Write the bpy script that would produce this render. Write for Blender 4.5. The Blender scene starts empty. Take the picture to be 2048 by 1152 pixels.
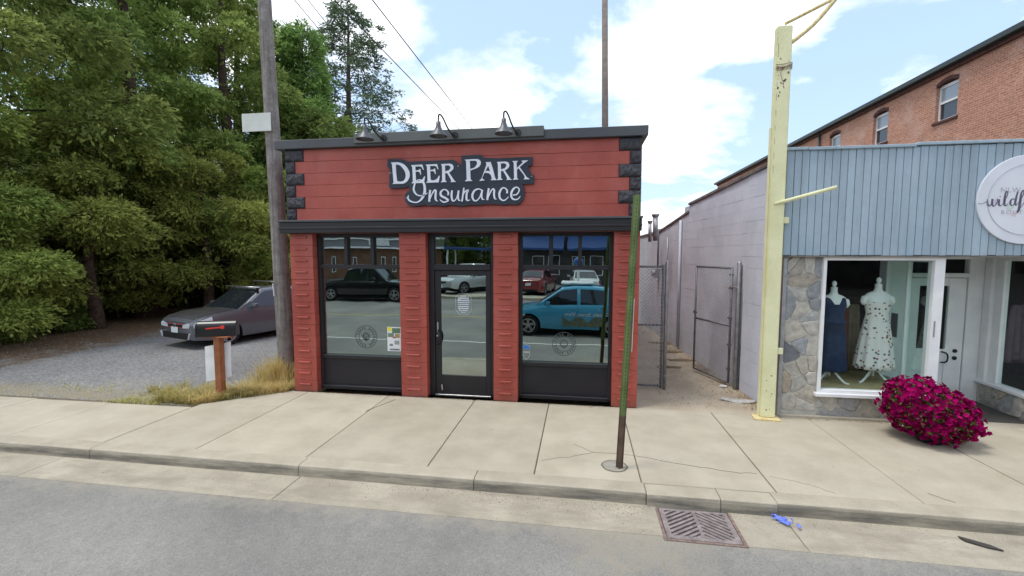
import bpy, bmesh, math, random
import numpy as np
from mathutils import Vector, Matrix, noise as mnoise

R = math.radians
scene = bpy.context.scene
COL = scene.collection
random.seed(7)

# ------------------------------------------------------------------ camera
CAM_H = 2.45
F_PX, YAW, PITCH = 890.0, R(8.7), R(-4.4)      # measured on the 2048 px wide photograph
cam_d = bpy.data.cameras.new('camera')
cam_d.sensor_width = 36.0
cam_d.lens = 36.0 * F_PX / 2048.0
cam_d.clip_start = 0.05
cam_d.clip_end = 3000
cam = bpy.data.objects.new('camera', cam_d)
cam.location = (0, 0, CAM_H)
cam.rotation_euler = (R(90) + PITCH, 0, YAW)
COL.objects.link(cam)
scene.camera = cam

# ------------------------------------------------------------------ sky, sun, exposure
SUN_AZ = math.atan2(-0.75, -0.30)     # high on the left, a little behind the camera
SUN_EL = R(70)
world = bpy.data.worlds.new('World')
scene.world = world
world.use_nodes = True
wn = world.node_tree
wn.nodes.clear()


def N(nt, t, **kw):
    n = nt.nodes.new(t)
    for k, v in kw.items():
        if k.startswith('i_'):
            n.inputs[k[2:].replace('_', ' ')].default_value = v
        else:
            setattr(n, k, v)
    return n


def L(nt, a, b):
    nt.links.new(a, b)


def math_n(nt, op, a, b=None, c=None, clamp=False):
    n = nt.nodes.new('ShaderNodeMath')
    n.operation = op
    n.use_clamp = clamp
    for i, v in enumerate((a, b, c)):
        if v is None:
            continue
        if isinstance(v, (int, float)):
            n.inputs[i].default_value = v
        else:
            nt.links.new(v, n.inputs[i])
    return n.outputs[0]


def ramp(nt, src, stops):
    n = nt.nodes.new('ShaderNodeValToRGB')
    e = n.color_ramp.elements
    while len(e) < len(stops):
        e.new(0.5)
    for k, (p, c) in enumerate(stops):
        e[k].position = p
        e[k].color = (c[0], c[1], c[2], 1) if not isinstance(c, (int, float)) else (c, c, c, 1)
    nt.links.new(src, n.inputs[0])
    return n.outputs[0]


def mixc(nt, fac, a, b, mode='MIX'):
    n = nt.nodes.new('ShaderNodeMix')
    n.data_type = 'RGBA'
    n.blend_type = mode
    for s, v in ((n.inputs[0], fac), (n.inputs[6], a), (n.inputs[7], b)):
        if isinstance(v, (int, float)):
            s.default_value = v
        elif isinstance(v, (tuple, list)):
            s.default_value = (v[0], v[1], v[2], 1)
        else:
            nt.links.new(v, s)
    return n.outputs[2]


sky = N(wn, 'ShaderNodeTexSky', sky_type='NISHITA', sun_disc=False)
sky.sun_elevation = SUN_EL
sky.sun_rotation = SUN_AZ % (2 * math.pi)
sky.air_density = 1.3
sky.dust_density = 1.5
sky.ozone_density = 2.0
tc = N(wn, 'ShaderNodeTexCoord')
sep = N(wn, 'ShaderNodeSeparateXYZ')
L(wn, tc.outputs['Generated'], sep.inputs[0])
zz = math_n(wn, 'ADD', math_n(wn, 'MAXIMUM', sep.outputs[2], 0.0), 0.22)
cx = math_n(wn, 'DIVIDE', sep.outputs[0], zz)
cy = math_n(wn, 'DIVIDE', sep.outputs[1], zz)
cmb = N(wn, 'ShaderNodeCombineXYZ')
L(wn, cx, cmb.inputs[0])
L(wn, cy, cmb.inputs[1])
mp = N(wn, 'ShaderNodeMapping')
mp.inputs['Location'].default_value = (3.15, 0.62, 0.0)
L(wn, cmb.outputs[0], mp.inputs[0])
n1 = N(wn, 'ShaderNodeTexNoise', i_Scale=1.35, i_Detail=9.0, i_Roughness=0.56, i_Distortion=0.25)
L(wn, mp.outputs[0], n1.inputs['Vector'])
n2 = N(wn, 'ShaderNodeTexNoise', i_Scale=2.6, i_Detail=6.0, i_Roughness=0.6)
L(wn, mp.outputs[0], n2.inputs['Vector'])
mask = ramp(wn, n1.outputs[0], [(0.44, 0.0), (0.57, 1.0)])
ccol = ramp(wn, n2.outputs[0], [(0.30, (6.2, 6.6, 7.3)), (0.50, (11.0, 11.2, 11.5)), (0.75, (14.5, 14.5, 14.5))])
blue = mixc(wn, 1.0, sky.outputs[0], (1.15, 1.12, 1.10), 'MULTIPLY')
bluep = mixc(wn, 0.45, blue, (6.4, 8.6, 12.0))
skyc = mixc(wn, mask, bluep, ccol)
bg = N(wn, 'ShaderNodeBackground')
bg.inputs[1].default_value = 0.10
L(wn, skyc, bg.inputs[0])
wo = N(wn, 'ShaderNodeOutputWorld')
L(wn, bg.outputs[0], wo.inputs[0])

sun_d = bpy.data.lights.new('sun', 'SUN')
sun_d.energy = 1.5
sun_d.angle = R(14)
sun_d.color = (1.0, 0.96, 0.9)
sun = bpy.data.objects.new('sun', sun_d)
COL.objects.link(sun)
sdir = Vector((math.sin(SUN_AZ) * math.cos(SUN_EL), math.cos(SUN_AZ) * math.cos(SUN_EL), math.sin(SUN_EL)))
sun.rotation_euler = (-sdir).to_track_quat('-Z', 'Y').to_euler()
sun.location = sdir * 50

vs = scene.view_settings
vs.view_transform = 'Standard'
vs.look = 'None'
vs.gamma = 1
vs.use_curve_mapping = False
vs.exposure = 0.56

# ------------------------------------------------------------------ measuring: photograph pixel -> point on a plane of the place
_f = np.array([-math.sin(YAW) * math.cos(PITCH), math.cos(YAW) * math.cos(PITCH), math.sin(PITCH)])
_r = np.array([math.cos(YAW), math.sin(YAW), 0.0])
_u = np.cross(_r, _f)


def onY(x, y, Y):
    d = _f + _r * (x - 1024) / F_PX + _u * (576 - y) / F_PX
    t = Y / d[1]
    return (t * d[0], Y, CAM_H + t * d[2])


# ------------------------------------------------------------------ materials
MATS = {}


def mat(name, c1, c2=None, scale=3.0, rough=0.8, bump=0.0, bscale=60.0, metal=0.0, spec=0.4,
        fine=0.0, fscale=120.0, rnd=0.0, lo=0.35, hi=0.65, coat=0.0):
    """Two tones mixed by noise in world space, fine speckle, per-object shade and a noise bump."""
    if name in MATS:
        return MATS[name]
    m = bpy.data.materials.new(name)
    m.use_nodes = True
    nt = m.node_tree
    bs = nt.nodes['Principled BSDF']
    bs.inputs['Roughness'].default_value = rough
    bs.inputs['Metallic'].default_value = metal
    bs.inputs['Specular IOR Level'].default_value = spec
    if coat:
        bs.inputs['Coat Weight'].default_value = coat
        bs.inputs['Coat Roughness'].default_value = 0.04
    geo = N(nt, 'ShaderNodeNewGeometry')
    col = None
    if c2 is not None:
        nz = N(nt, 'ShaderNodeTexNoise', i_Scale=scale, i_Detail=5.0, i_Roughness=0.6)
        L(nt, geo.outputs['Position'], nz.inputs['Vector'])
        col = ramp(nt, nz.outputs[0], [(lo, c1), (hi, c2)])
    else:
        rgb = N(nt, 'ShaderNodeRGB')
        rgb.outputs[0].default_value = (c1[0], c1[1], c1[2], 1)
        col = rgb.outputs[0]
    if fine:
        nf = N(nt, 'ShaderNodeTexNoise', i_Scale=fscale, i_Detail=2.0, i_Roughness=0.7)
        L(nt, geo.outputs['Position'], nf.inputs['Vector'])
        fr = ramp(nt, nf.outputs[0], [(0.3, 1 - fine), (0.7, 1 + fine)])
        col = mixc(nt, 1.0, col, fr, 'MULTIPLY')
    if rnd:
        oi = N(nt, 'ShaderNodeObjectInfo')
        rv = math_n(nt, 'MULTIPLY_ADD', oi.outputs['Random'], 2 * rnd, 1 - rnd)
        cb = N(nt, 'ShaderNodeCombineColor')
        for k in range(3):
            L(nt, rv, cb.inputs[k])
        col = mixc(nt, 1.0, col, cb.outputs[0], 'MULTIPLY')
    L(nt, col, bs.inputs['Base Color'])
    if bump:
        nb = N(nt, 'ShaderNodeTexNoise', i_Scale=bscale, i_Detail=4.0, i_Roughness=0.65)
        L(nt, geo.outputs['Position'], nb.inputs['Vector'])
        bp = N(nt, 'ShaderNodeBump')
        bp.inputs['Strength'].default_value = bump
        bp.inputs['Distance'].default_value = 0.02
        L(nt, nb.outputs[0], bp.inputs['Height'])
        L(nt, bp.outputs[0], bs.inputs['Normal'])
    MATS[name] = m
    return m


def glass_mat(name, tint, refl, rcol=(1, 1, 1), rough=0.0, ior=1.30):
    if name in MATS:
        return MATS[name]
    m = bpy.data.materials.new(name)
    m.use_nodes = True
    nt = m.node_tree
    nt.nodes.clear()
    out = N(nt, 'ShaderNodeOutputMaterial')
    mx = N(nt, 'ShaderNodeMixShader')
    tr = N(nt, 'ShaderNodeBsdfTransparent')
    tr.inputs[0].default_value = (*tint, 1)
    gl = N(nt, 'ShaderNodeBsdfGlossy')
    gl.inputs['Color'].default_value = (*rcol, 1)
    gl.inputs['Roughness'].default_value = rough
    geo = N(nt, 'ShaderNodeNewGeometry')
    nz = N(nt, 'ShaderNodeTexNoise', i_Scale=1.7, i_Detail=1.5)
    L(nt, geo.outputs['Position'], nz.inputs['Vector'])
    bp = N(nt, 'ShaderNodeBump')
    bp.inputs['Strength'].default_value = 0.06
    bp.inputs['Distance'].default_value = 0.02
    L(nt, nz.outputs[0], bp.inputs['Height'])
    L(nt, bp.outputs[0], gl.inputs['Normal'])
    lw = N(nt, 'ShaderNodeFresnel')
    L(nt, math_n(nt, 'MULTIPLY_ADD', geo.outputs['Backfacing'], 1.0 / ior - ior, ior), lw.inputs[0])     # same value seen from inside the pane
    fac = math_n(nt, 'ADD', lw.outputs[0], refl, clamp=True)
    L(nt, fac, mx.inputs[0])
    L(nt, tr.outputs[0], mx.inputs[1])
    L(nt, gl.outputs[0], mx.inputs[2])
    L(nt, mx.outputs[0], out.inputs[0])
    MATS[name] = m
    return m


def leaf_mat(name, dark, light, trans=0.3):
    m = bpy.data.materials.new(name)
    m.use_nodes = True
    nt = m.node_tree
    nt.nodes.clear()
    out = N(nt, 'ShaderNodeOutputMaterial')
    at = N(nt, 'ShaderNodeAttribute', attribute_name='tint')
    oi = N(nt, 'ShaderNodeObjectInfo')
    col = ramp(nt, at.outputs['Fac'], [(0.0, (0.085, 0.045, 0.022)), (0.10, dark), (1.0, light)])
    hsv = N(nt, 'ShaderNodeHueSaturation')
    L(nt, col, hsv.inputs['Color'])
    L(nt, math_n(nt, 'MULTIPLY_ADD', oi.outputs['Random'], 0.4, 0.8), hsv.inputs['Value'])
    L(nt, math_n(nt, 'MULTIPLY_ADD', oi.outputs['Random'], 0.05, 0.485), hsv.inputs['Hue'])
    df = N(nt, 'ShaderNodeBsdfDiffuse')
    tl = N(nt, 'ShaderNodeBsdfTranslucent')
    L(nt, hsv.outputs[0], df.inputs[0])
    L(nt, hsv.outputs[0], tl.inputs[0])
    mx = N(nt, 'ShaderNodeMixShader')
    mx.inputs[0].default_value = trans
    L(nt, df.outputs[0], mx.inputs[1])
    L(nt, tl.outputs[0], mx.inputs[2])
    L(nt, mx.outputs[0], out.inputs[0])
    MATS[name] = m
    return m


def asphalt_mat():
    m = bpy.data.materials.new('asphalt')
    m.use_nodes = True
    nt = m.node_tree
    bs = nt.nodes['Principled BSDF']
    bs.inputs['Roughness'].default_value = 0.9
    bs.inputs['Specular IOR Level'].default_value = 0.25
    geo = N(nt, 'ShaderNodeNewGeometry')
    P = geo.outputs['Position']
    big = N(nt, 'ShaderNodeTexNoise', i_Scale=0.55, i_Detail=4.0)
    L(nt, P, big.inputs['Vector'])
    base = ramp(nt, big.outputs[0], [(0.32, (0.182, 0.178, 0.165)), (0.68, (0.268, 0.260, 0.236))])
    vor = N(nt, 'ShaderNodeTexVoronoi', i_Scale=95.0)
    L(nt, P, vor.inputs['Vector'])
    agg = ramp(nt, vor.outputs['Color'], [(0.15, 0.78), (0.5, 1.0), (0.9, 1.26)])
    col = mixc(nt, 0.7, base, mixc(nt, 1.0, base, agg, 'MULTIPLY'))
    med = N(nt, 'ShaderNodeTexNoise', i_Scale=9.0, i_Detail=6.0, i_Roughness=0.7)
    L(nt, P, med.inputs['Vector'])
    col = mixc(nt, 1.0, col, ramp(nt, med.outputs[0], [(0.3, 0.91), (0.7, 1.07)]), 'MULTIPLY')
    # washed-in silt near the drain: a stain with its own outline
    sx = N(nt, 'ShaderNodeSeparateXYZ')
    L(nt, P, sx.inputs[0])
    dx = math_n(nt, 'DIVIDE', math_n(nt, 'SUBTRACT', sx.outputs[0], 0.45), 0.75)
    dy = math_n(nt, 'DIVIDE', math_n(nt, 'SUBTRACT', sx.outputs[1], 4.05), 0.75)
    d2 = math_n(nt, 'ADD', math_n(nt, 'MULTIPLY', dx, dx), math_n(nt, 'MULTIPLY', dy, dy))
    ns = N(nt, 'ShaderNodeTexNoise', i_Scale=4.5, i_Detail=6.0, i_Roughness=0.65)
    L(nt, P, ns.inputs['Vector'])
    dd = math_n(nt, 'ADD', d2, math_n(nt, 'MULTIPLY_ADD', ns.outputs[0], 3.4, -1.7))
    silt = ramp(nt, dd, [(0.10, 0.55), (1.0, 0.0)])
    col = mixc(nt, silt, col, (0.32, 0.285, 0.22))
    # dust swept against the gutter, ragged edge
    ed = math_n(nt, 'MULTIPLY_ADD', sx.outputs[1], 2.6, -9.75)
    ed = math_n(nt, 'ADD', ed, math_n(nt, 'MULTIPLY_ADD', ns.outputs[0], 2.2, -1.1))
    ed = math_n(nt, 'MULTIPLY', ed, ramp(nt, math_n(nt, 'MULTIPLY_ADD', sx.outputs[1], .25, 0.0), [(0.5, 0.0), (0.6, 1.0)]))
    col = mixc(nt, ramp(nt, ed, [(0.25, 0.0), (1.0, 0.6)]), col, (0.315, 0.285, 0.228))
    L(nt, col, bs.inputs['Base Color'])
    bp = N(nt, 'ShaderNodeBump')
    bp.inputs['Strength'].default_value = 0.5
    bp.inputs['Distance'].default_value = 0.008
    L(nt, vor.outputs['Distance'], bp.inputs['Height'])
    L(nt, bp.outputs[0], bs.inputs['Normal'])
    MATS['asphalt'] = m
    return m


def gravel_mat():
    m = bpy.data.materials.new('gravel')
    m.use_nodes = True
    nt = m.node_tree
    bs = nt.nodes['Principled BSDF']
    bs.inputs['Roughness'].default_value = 0.95
    bs.inputs['Specular IOR Level'].default_value = 0.2
    geo = N(nt, 'ShaderNodeNewGeometry')
    P = geo.outputs['Position']
    big = N(nt, 'ShaderNodeTexNoise', i_Scale=0.5, i_Detail=5.0, i_Roughness=0.6)
    L(nt, P, big.inputs['Vector'])
    base = ramp(nt, big.outputs[0], [(0.32, (0.165, 0.163, 0.163)), (0.55, (0.225, 0.222, 0.217)), (0.75, (0.285, 0.268, 0.235))])
    vor = N(nt, 'ShaderNodeTexVoronoi', i_Scale=34.0)
    L(nt, P, vor.inputs['Vector'])
    agg = ramp(nt, vor.outputs['Color'], [(0.1, 0.66), (0.5, 1.0), (0.9, 1.42)])
    col = mixc(nt, 1.0, base, agg, 'MULTIPLY')
    # leaf litter and soil along the trees, ragged edge
    sx = N(nt, 'ShaderNodeSeparateXYZ')
    L(nt, P, sx.inputs[0])
    ns = N(nt, 'ShaderNodeTexNoise', i_Scale=1.3, i_Detail=7.0, i_Roughness=0.7)
    L(nt, P, ns.inputs['Vector'])
    e = math_n(nt, 'MULTIPLY_ADD', sx.outputs[0], -0.42, -5.2)       # grows towards the trees
    e = math_n(nt, 'ADD', e, math_n(nt, 'MULTIPLY_ADD', ns.outputs[0], 2.6, -0.95))
    soil = ramp(nt, e, [(0.25, 0.0), (0.75, 1.0)])
    n3 = N(nt, 'ShaderNodeTexNoise', i_Scale=16.0, i_Detail=4.0)
    L(nt, P, n3.inputs['Vector'])
    sc = ramp(nt, n3.outputs[0], [(0.3, (0.10, 0.062, 0.038)), (0.7, (0.20, 0.135, 0.085))])
    col = mixc(nt, soil, col, sc)
    # sandy, weedy fringe along the pavement
    y1 = math_n(nt, 'MULTIPLY_ADD', sx.outputs[1], -0.9, 6.35)
    y1 = math_n(nt, 'ADD', y1, math_n(nt, 'MULTIPLY_ADD', ns.outputs[0], 1.6, -0.8))
    fr = ramp(nt, y1, [(0.1, 0.0), (0.5, 0.8)])
    col = mixc(nt, fr, col, (0.27, 0.235, 0.15))
    L(nt, col, bs.inputs['Base Color'])
    bp = N(nt, 'ShaderNodeBump')
    bp.inputs['Strength'].default_value = 0.9
    bp.inputs['Distance'].default_value = 0.02
    L(nt, vor.outputs['Distance'], bp.inputs['Height'])
    L(nt, bp.outputs[0], bs.inputs['Normal'])
    MATS['gravel'] = m
    return m


def brick_mat():
    m = bpy.data.materials.new('far_brick')
    m.use_nodes = True
    nt = m.node_tree
    bs = nt.nodes['Principled BSDF']
    bs.inputs['Roughness'].default_value = 0.9
    geo = N(nt, 'ShaderNodeNewGeometry')
    sx = N(nt, 'ShaderNodeSeparateXYZ')
    L(nt, geo.outputs['Position'], sx.inputs[0])
    cb = N(nt, 'ShaderNodeCombineXYZ')
    L(nt, math_n(nt, 'ADD', sx.outputs[0], sx.outputs[1]), cb.inputs[0])
    L(nt, sx.outputs[2], cb.inputs[1])
    br = N(nt, 'ShaderNodeTexBrick')
    br.inputs['Color1'].default_value = (0.47, 0.205, 0.125, 1)
    br.inputs['Color2'].default_value = (0.35, 0.14, 0.085, 1)
    br.inputs['Mortar'].default_value = (0.42, 0.33, 0.27, 1)
    br.inputs['Scale'].default_value = 1.0
    br.inputs['Brick Width'].default_value = 0.21
    br.inputs['Row Height'].default_value = 0.075
    br.inputs['Mortar Size'].default_value = 0.009
    L(nt, cb.outputs[0], br.inputs['Vector'])
    nz = N(nt, 'ShaderNodeTexNoise', i_Scale=0.55, i_Detail=6.0, i_Roughness=0.65)
    L(nt, geo.outputs['Position'], nz.inputs['Vector'])
    eff = ramp(nt, nz.outputs[0], [(0.52, 0.0), (0.72, 0.45)])
    col = mixc(nt, eff, br.outputs[0], (0.62, 0.50, 0.44))
    n4 = N(nt, 'ShaderNodeTexNoise', i_Scale=14.0, i_Detail=3.0)
    L(nt, cb.outputs[0], n4.inputs['Vector'])
    col = mixc(nt, 1.0, col, ramp(nt, n4.outputs[0], [(0.3, 0.8), (0.7, 1.22)]), 'MULTIPLY')
    L(nt, col, bs.inputs['Base Color'])
    bp = N(nt, 'ShaderNodeBump')
    bp.inputs['Strength'].default_value = 0.5
    bp.inputs['Distance'].default_value = 0.01
    L(nt, br.outputs['Fac'], bp.inputs['Height'])
    bp.invert = True
    L(nt, bp.outputs[0], bs.inputs['Normal'])
    MATS['far_brick'] = m
    return m


asphalt_mat()
gravel_mat()
brick_mat()
M_ = {
    'concrete': mat('concrete', (0.370, 0.330, 0.252), (0.445, 0.402, 0.316), 1.6, 0.9, 0.25, 90, fine=0.12, fscale=160, rnd=0.06),
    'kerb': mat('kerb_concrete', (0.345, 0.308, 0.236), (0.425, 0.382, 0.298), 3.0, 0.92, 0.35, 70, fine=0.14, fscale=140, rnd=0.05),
    'gutter': mat('gutter_concrete', (0.315, 0.283, 0.219), (0.412, 0.372, 0.291), 1.9, 0.92, 0.35, 80, fine=0.16, fscale=130, rnd=0.05),
    'joint': mat('joint_dirt', (0.10, 0.085, 0.06), (0.16, 0.13, 0.09), 5, 0.95),
    'earth': mat('earth', (0.16, 0.13, 0.09), (0.24, 0.21, 0.15), 0.4, 0.95, 0.5, 20),
    'alley': mat('alley_concrete', (0.36, 0.305, 0.225), (0.47, 0.41, 0.31), 1.1, 0.92, 0.4, 40, fine=0.18, fscale=70),
    'red': mat('red_paint', (0.300, 0.052, 0.036), (0.400, 0.085, 0.060), 1.5, 0.40, 0.22, 90, fine=0.07, fscale=45, rnd=0.008, spec=0.45, lo=.3, hi=.7),
    'red_mortar': mat('red_joint', (0.300, 0.056, 0.042), (0.360, 0.073, 0.056), 6, 0.7),
    'quoin': mat('charcoal_stone_paint', (0.022, 0.023, 0.030), (0.050, 0.050, 0.060), 18, 0.55, 0.6, 60, spec=0.5),
    'trim': mat('charcoal_metal', (0.050, 0.054, 0.062), (0.066, 0.070, 0.078), 1.2, 0.5, spec=0.45),
    'trim_new': mat('grey_green_metal', (0.080, 0.088, 0.086), (0.10, 0.108, 0.104), 1.2, 0.45, spec=0.5),
    'dark': mat('black_brown_metal', (0.009, 0.008, 0.010), (0.014, 0.012, 0.015), 2, 0.5, spec=0.5),
    'panel': mat('dark_kick_panel', (0.013, 0.011, 0.015), (0.019, 0.017, 0.021), 2, 0.5, 0.1, 150),
    'alu': mat('brushed_metal', (0.42, 0.42, 0.42), (0.55, 0.55, 0.55), 8, 0.35, metal=0.9),
    'galv': mat('galvanised_steel', (0.30, 0.31, 0.32), (0.42, 0.43, 0.45), 9, 0.5, metal=0.7, bump=0.05),
    'mesh_wire': mat('pale_mesh_wire', (0.34, 0.345, 0.36), (0.44, 0.445, 0.46), 9, 0.6, metal=0.15),
    'galv_dark': mat('dark_galvanised_tube', (0.13, 0.135, 0.145), (0.20, 0.205, 0.215), 9, 0.55, metal=0.5),
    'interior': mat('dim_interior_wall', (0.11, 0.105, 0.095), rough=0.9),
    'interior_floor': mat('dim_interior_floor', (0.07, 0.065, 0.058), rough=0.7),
    'navy': mat('navy_sign_board', (0.018, 0.026, 0.040), (0.026, 0.036, 0.052), 4, 0.5),
    'letter': mat('pale_letter', (0.62, 0.66, 0.74), (0.70, 0.73, 0.80), 8, 0.55),
    'white': mat('white_paint', (0.70, 0.71, 0.72), (0.80, 0.80, 0.80), 3, 0.5),
    'white_worn': mat('worn_white_paint', (0.58, 0.60, 0.62), (0.76, 0.77, 0.78), 4, 0.55, fine=0.05),
    'lav': mat('lavender_block_paint', (0.50, 0.535, 0.60), (0.59, 0.62, 0.68), 1.1, 0.85, 0.3, 60, fine=0.06, fscale=50, rnd=0.02),
    'lav_joint': mat('lavender_joint', (0.50, 0.53, 0.59), (0.57, 0.60, 0.655), 4, 0.9),
    'roofcap': mat('roof_flashing', (0.09, 0.08, 0.075), (0.20, 0.18, 0.16), 3, 0.7),
    'yellow': mat('yellow_post_paint', (0.64, 0.63, 0.36), (0.74, 0.73, 0.46), 2.0, 0.55, 0.1, 30, fine=0.05, fscale=40),
    'rust': mat('rust', (0.15, 0.10, 0.08), (0.26, 0.19, 0.16), 30, 0.9, 0.4, 80),
    'rust_light': mat('peeled_yellow_rust', (0.52, 0.36, 0.15), (0.66, 0.60, 0.34), 22, 0.85),
    'fascia': mat('pale_blue_panel', (0.275, 0.365, 0.435), (0.325, 0.415, 0.485), 0.9, 0.6, 0.05, 20, rnd=0.06, fine=0.04, fscale=15),
    'fascia_back': mat('blue_groove', (0.16, 0.23, 0.30), rough=0.7),
    'mortar': mat('pale_mortar', (0.47, 0.45, 0.395), (0.57, 0.55, 0.49), 12, 0.95, 0.5, 60),
    'wood_pole': mat('weathered_pole_wood', (0.180, 0.162, 0.152), (0.275, 0.255, 0.240), 6, 0.9, 0.7, 40, fine=0.18, fscale=30),
    'wood_rear': mat('rear_pole_wood', (0.15, 0.125, 0.11), (0.21, 0.18, 0.16), 6, 0.9),
    'post_wood': mat('stained_post_wood', (0.24, 0.085, 0.034), (0.33, 0.125, 0.052), 9, 0.75, 0.4, 50),
    'black': mat('black_paint', (0.010, 0.010, 0.012), rough=0.35, spec=0.5),
    'flag': mat('red_flag', (0.65, 0.045, 0.03), rough=0.5),
    'green_post': mat('green_post_paint', (0.085, 0.125, 0.038), (0.145, 0.195, 0.070), 4, 0.55, 0.1, 50),
    'brown_post': mat('rusty_post_foot', (0.075, 0.048, 0.034), (0.12, 0.075, 0.05), 9, 0.8, 0.3, 60),
    'bark': mat('cedar_bark', (0.055, 0.035, 0.026), (0.10, 0.068, 0.05), 7, 0.95, 0.8, 30),
    'wire': mat('cable_black', (0.02, 0.02, 0.022), rough=0.6),
    'grate': mat('cast_iron', (0.20, 0.165, 0.16), (0.34, 0.29, 0.28), 14, 0.7, 0.3, 90, metal=0.3),
    'pit': mat('drain_pit', (0.012, 0.011, 0.010), rough=0.95),
    'rag': mat('blue_rag', (0.10, 0.16, 0.62), (0.20, 0.28, 0.80), 30, 0.8),
    'tyre': mat('tyre_rubber', (0.014, 0.014, 0.015), rough=0.8),
    'rim': mat('alloy_rim', (0.55, 0.56, 0.58), rough=0.3, metal=0.85),
    'car_glass': mat('car_glass', (0.012, 0.016, 0.020), rough=0.03, spec=0.9),
    'car_glass_sky': mat('sky_reflecting_side_glass', (0.09, 0.13, 0.17), rough=0.03, spec=0.9),  # blue of the reflected sky put into the base colour
    'under': mat('car_underside', (0.010, 0.010, 0.011), rough=0.9),
    'headlight': mat('headlight_lens', (0.55, 0.58, 0.62), rough=0.08, spec=0.8),
    'taillight': mat('taillight_lens', (0.35, 0.02, 0.02), rough=0.12),
    'plate': mat('number_plate', (0.62, 0.66, 0.68), rough=0.5),
    'pebble': mat('pebble', (0.13, 0.125, 0.12), (0.36, 0.34, 0.30), 40, 0.95),
    'litter': mat('dead_leaf_litter', (0.16, 0.09, 0.04), (0.33, 0.21, 0.09), 50, 0.95),
    'leafy': None,
    'display_floor': mat('display_floor_wood', (0.42, 0.33, 0.17), (0.52, 0.43, 0.25), 5, 0.6),
    'mannequin': mat('mannequin_white', (0.82, 0.84, 0.82), rough=0.5),
    'navy_dress': mat('navy_cloth', (0.010, 0.024, 0.064), (0.017, 0.038, 0.092), 14, 0.85),
    'gloss_blue': mat('blue_car_paint', (0.050, 0.320, 0.500), rough=0.22, coat=1.0),
    'grey_car': mat('grey_car_paint', (0.125, 0.132, 0.152), rough=0.25, metal=0.3, coat=1.0),
    'grey_hood': mat('dark_grey_hood', (0.07, 0.067, 0.075), rough=0.3, metal=0.1, coat=1.0),
    'black_car': mat('black_car_paint', (0.012, 0.012, 0.015), rough=0.2, coat=1.0),
    'silver_car': mat('silver_car_paint', (0.50, 0.53, 0.52), rough=0.3, metal=0.3, coat=0.8),
    'red_car': mat('maroon_car_paint', (0.20, 0.018, 0.022), rough=0.25, coat=1.0),
    'white_car': mat('white_car_paint', (0.62, 0.64, 0.64), rough=0.3, coat=1.0),
    'opp_brown': mat('brown_timber_wall', (0.13, 0.065, 0.04), (0.18, 0.10, 0.06), 2, 0.85),
    'opp_grey': mat('grey_band', (0.20, 0.20, 0.22), rough=0.7),
    'opp_dark': mat('dark_facade', (0.05, 0.045, 0.045), (0.09, 0.08, 0.08), 1, 0.8),
    'awning': mat('blue_awning', (0.022, 0.065, 0.20), rough=0.7),
    'yellow_line': mat('road_paint_yellow', (0.55, 0.40, 0.08), rough=0.8),
    'white_line': mat('road_paint_white', (0.62, 0.62, 0.58), rough=0.8, fine=0.2, fscale=30),
    'green_trim': mat('dark_green_gutter', (0.022, 0.040, 0.040), rough=0.5),
    'far_window': mat('far_window_glass', (0.30, 0.34, 0.38), rough=0.05, spec=0.9),
    'far_dark_glass': mat('far_dark_glass', (0.035, 0.035, 0.04), rough=0.05, spec=0.9),
    'brick_dark': mat('window_hood_brick', (0.06, 0.03, 0.028), (0.12, 0.05, 0.04), 8, 0.9),
    'sign_back': mat('oval_sign_white', (0.62, 0.64, 0.70), (0.68, 0.70, 0.76), 2, 0.55),
    'sign_ink': mat('sign_ink', (0.11, 0.10, 0.14), rough=0.7),
    'sign_ink_soft': mat('sign_ink_soft', (0.42, 0.40, 0.47), rough=0.7),
    'ghost_seal': mat('etched_seal', (0.055, 0.07, 0.066), rough=0.6),
}
M_['glass_shop'] = glass_mat('dark_shop_glass', (0.42, 0.48, 0.46), 0.38, (0.86, 1.0, 0.97))
M_['glass_clear'] = glass_mat('boutique_glass', (0.93, 0.97, 0.955), 0.0, ior=1.2)
M_['glass_side'] = glass_mat('return_glass', (0.86, 0.96, 0.93), 0.05)
M_['cedar'] = leaf_mat('cedar_leaf', (0.120, 0.195, 0.058), (0.460, 0.560, 0.165), 0.52)
M_['cedar_lit'] = leaf_mat('lit_cedar_leaf', (0.150, 0.215, 0.055), (0.540, 0.600, 0.165), 0.5)  # strong light on the low cedars put into a brighter leaf colour
M_['fresh'] = leaf_mat('fresh_leaf', (0.085, 0.130, 0.038), (0.330, 0.410, 0.120), 0.45)
M_['fir'] = leaf_mat('fir_leaf', (0.050, 0.080, 0.050), (0.200, 0.260, 0.150), 0.40)
M_['petal'] = leaf_mat('petunia_petal', (0.13, 0.002, 0.055), (0.41, 0.008, 0.185), 0.28)
M_['straw'] = leaf_mat('dry_grass', (0.30, 0.29, 0.08), (0.82, 0.66, 0.32), 0.4)


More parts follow.
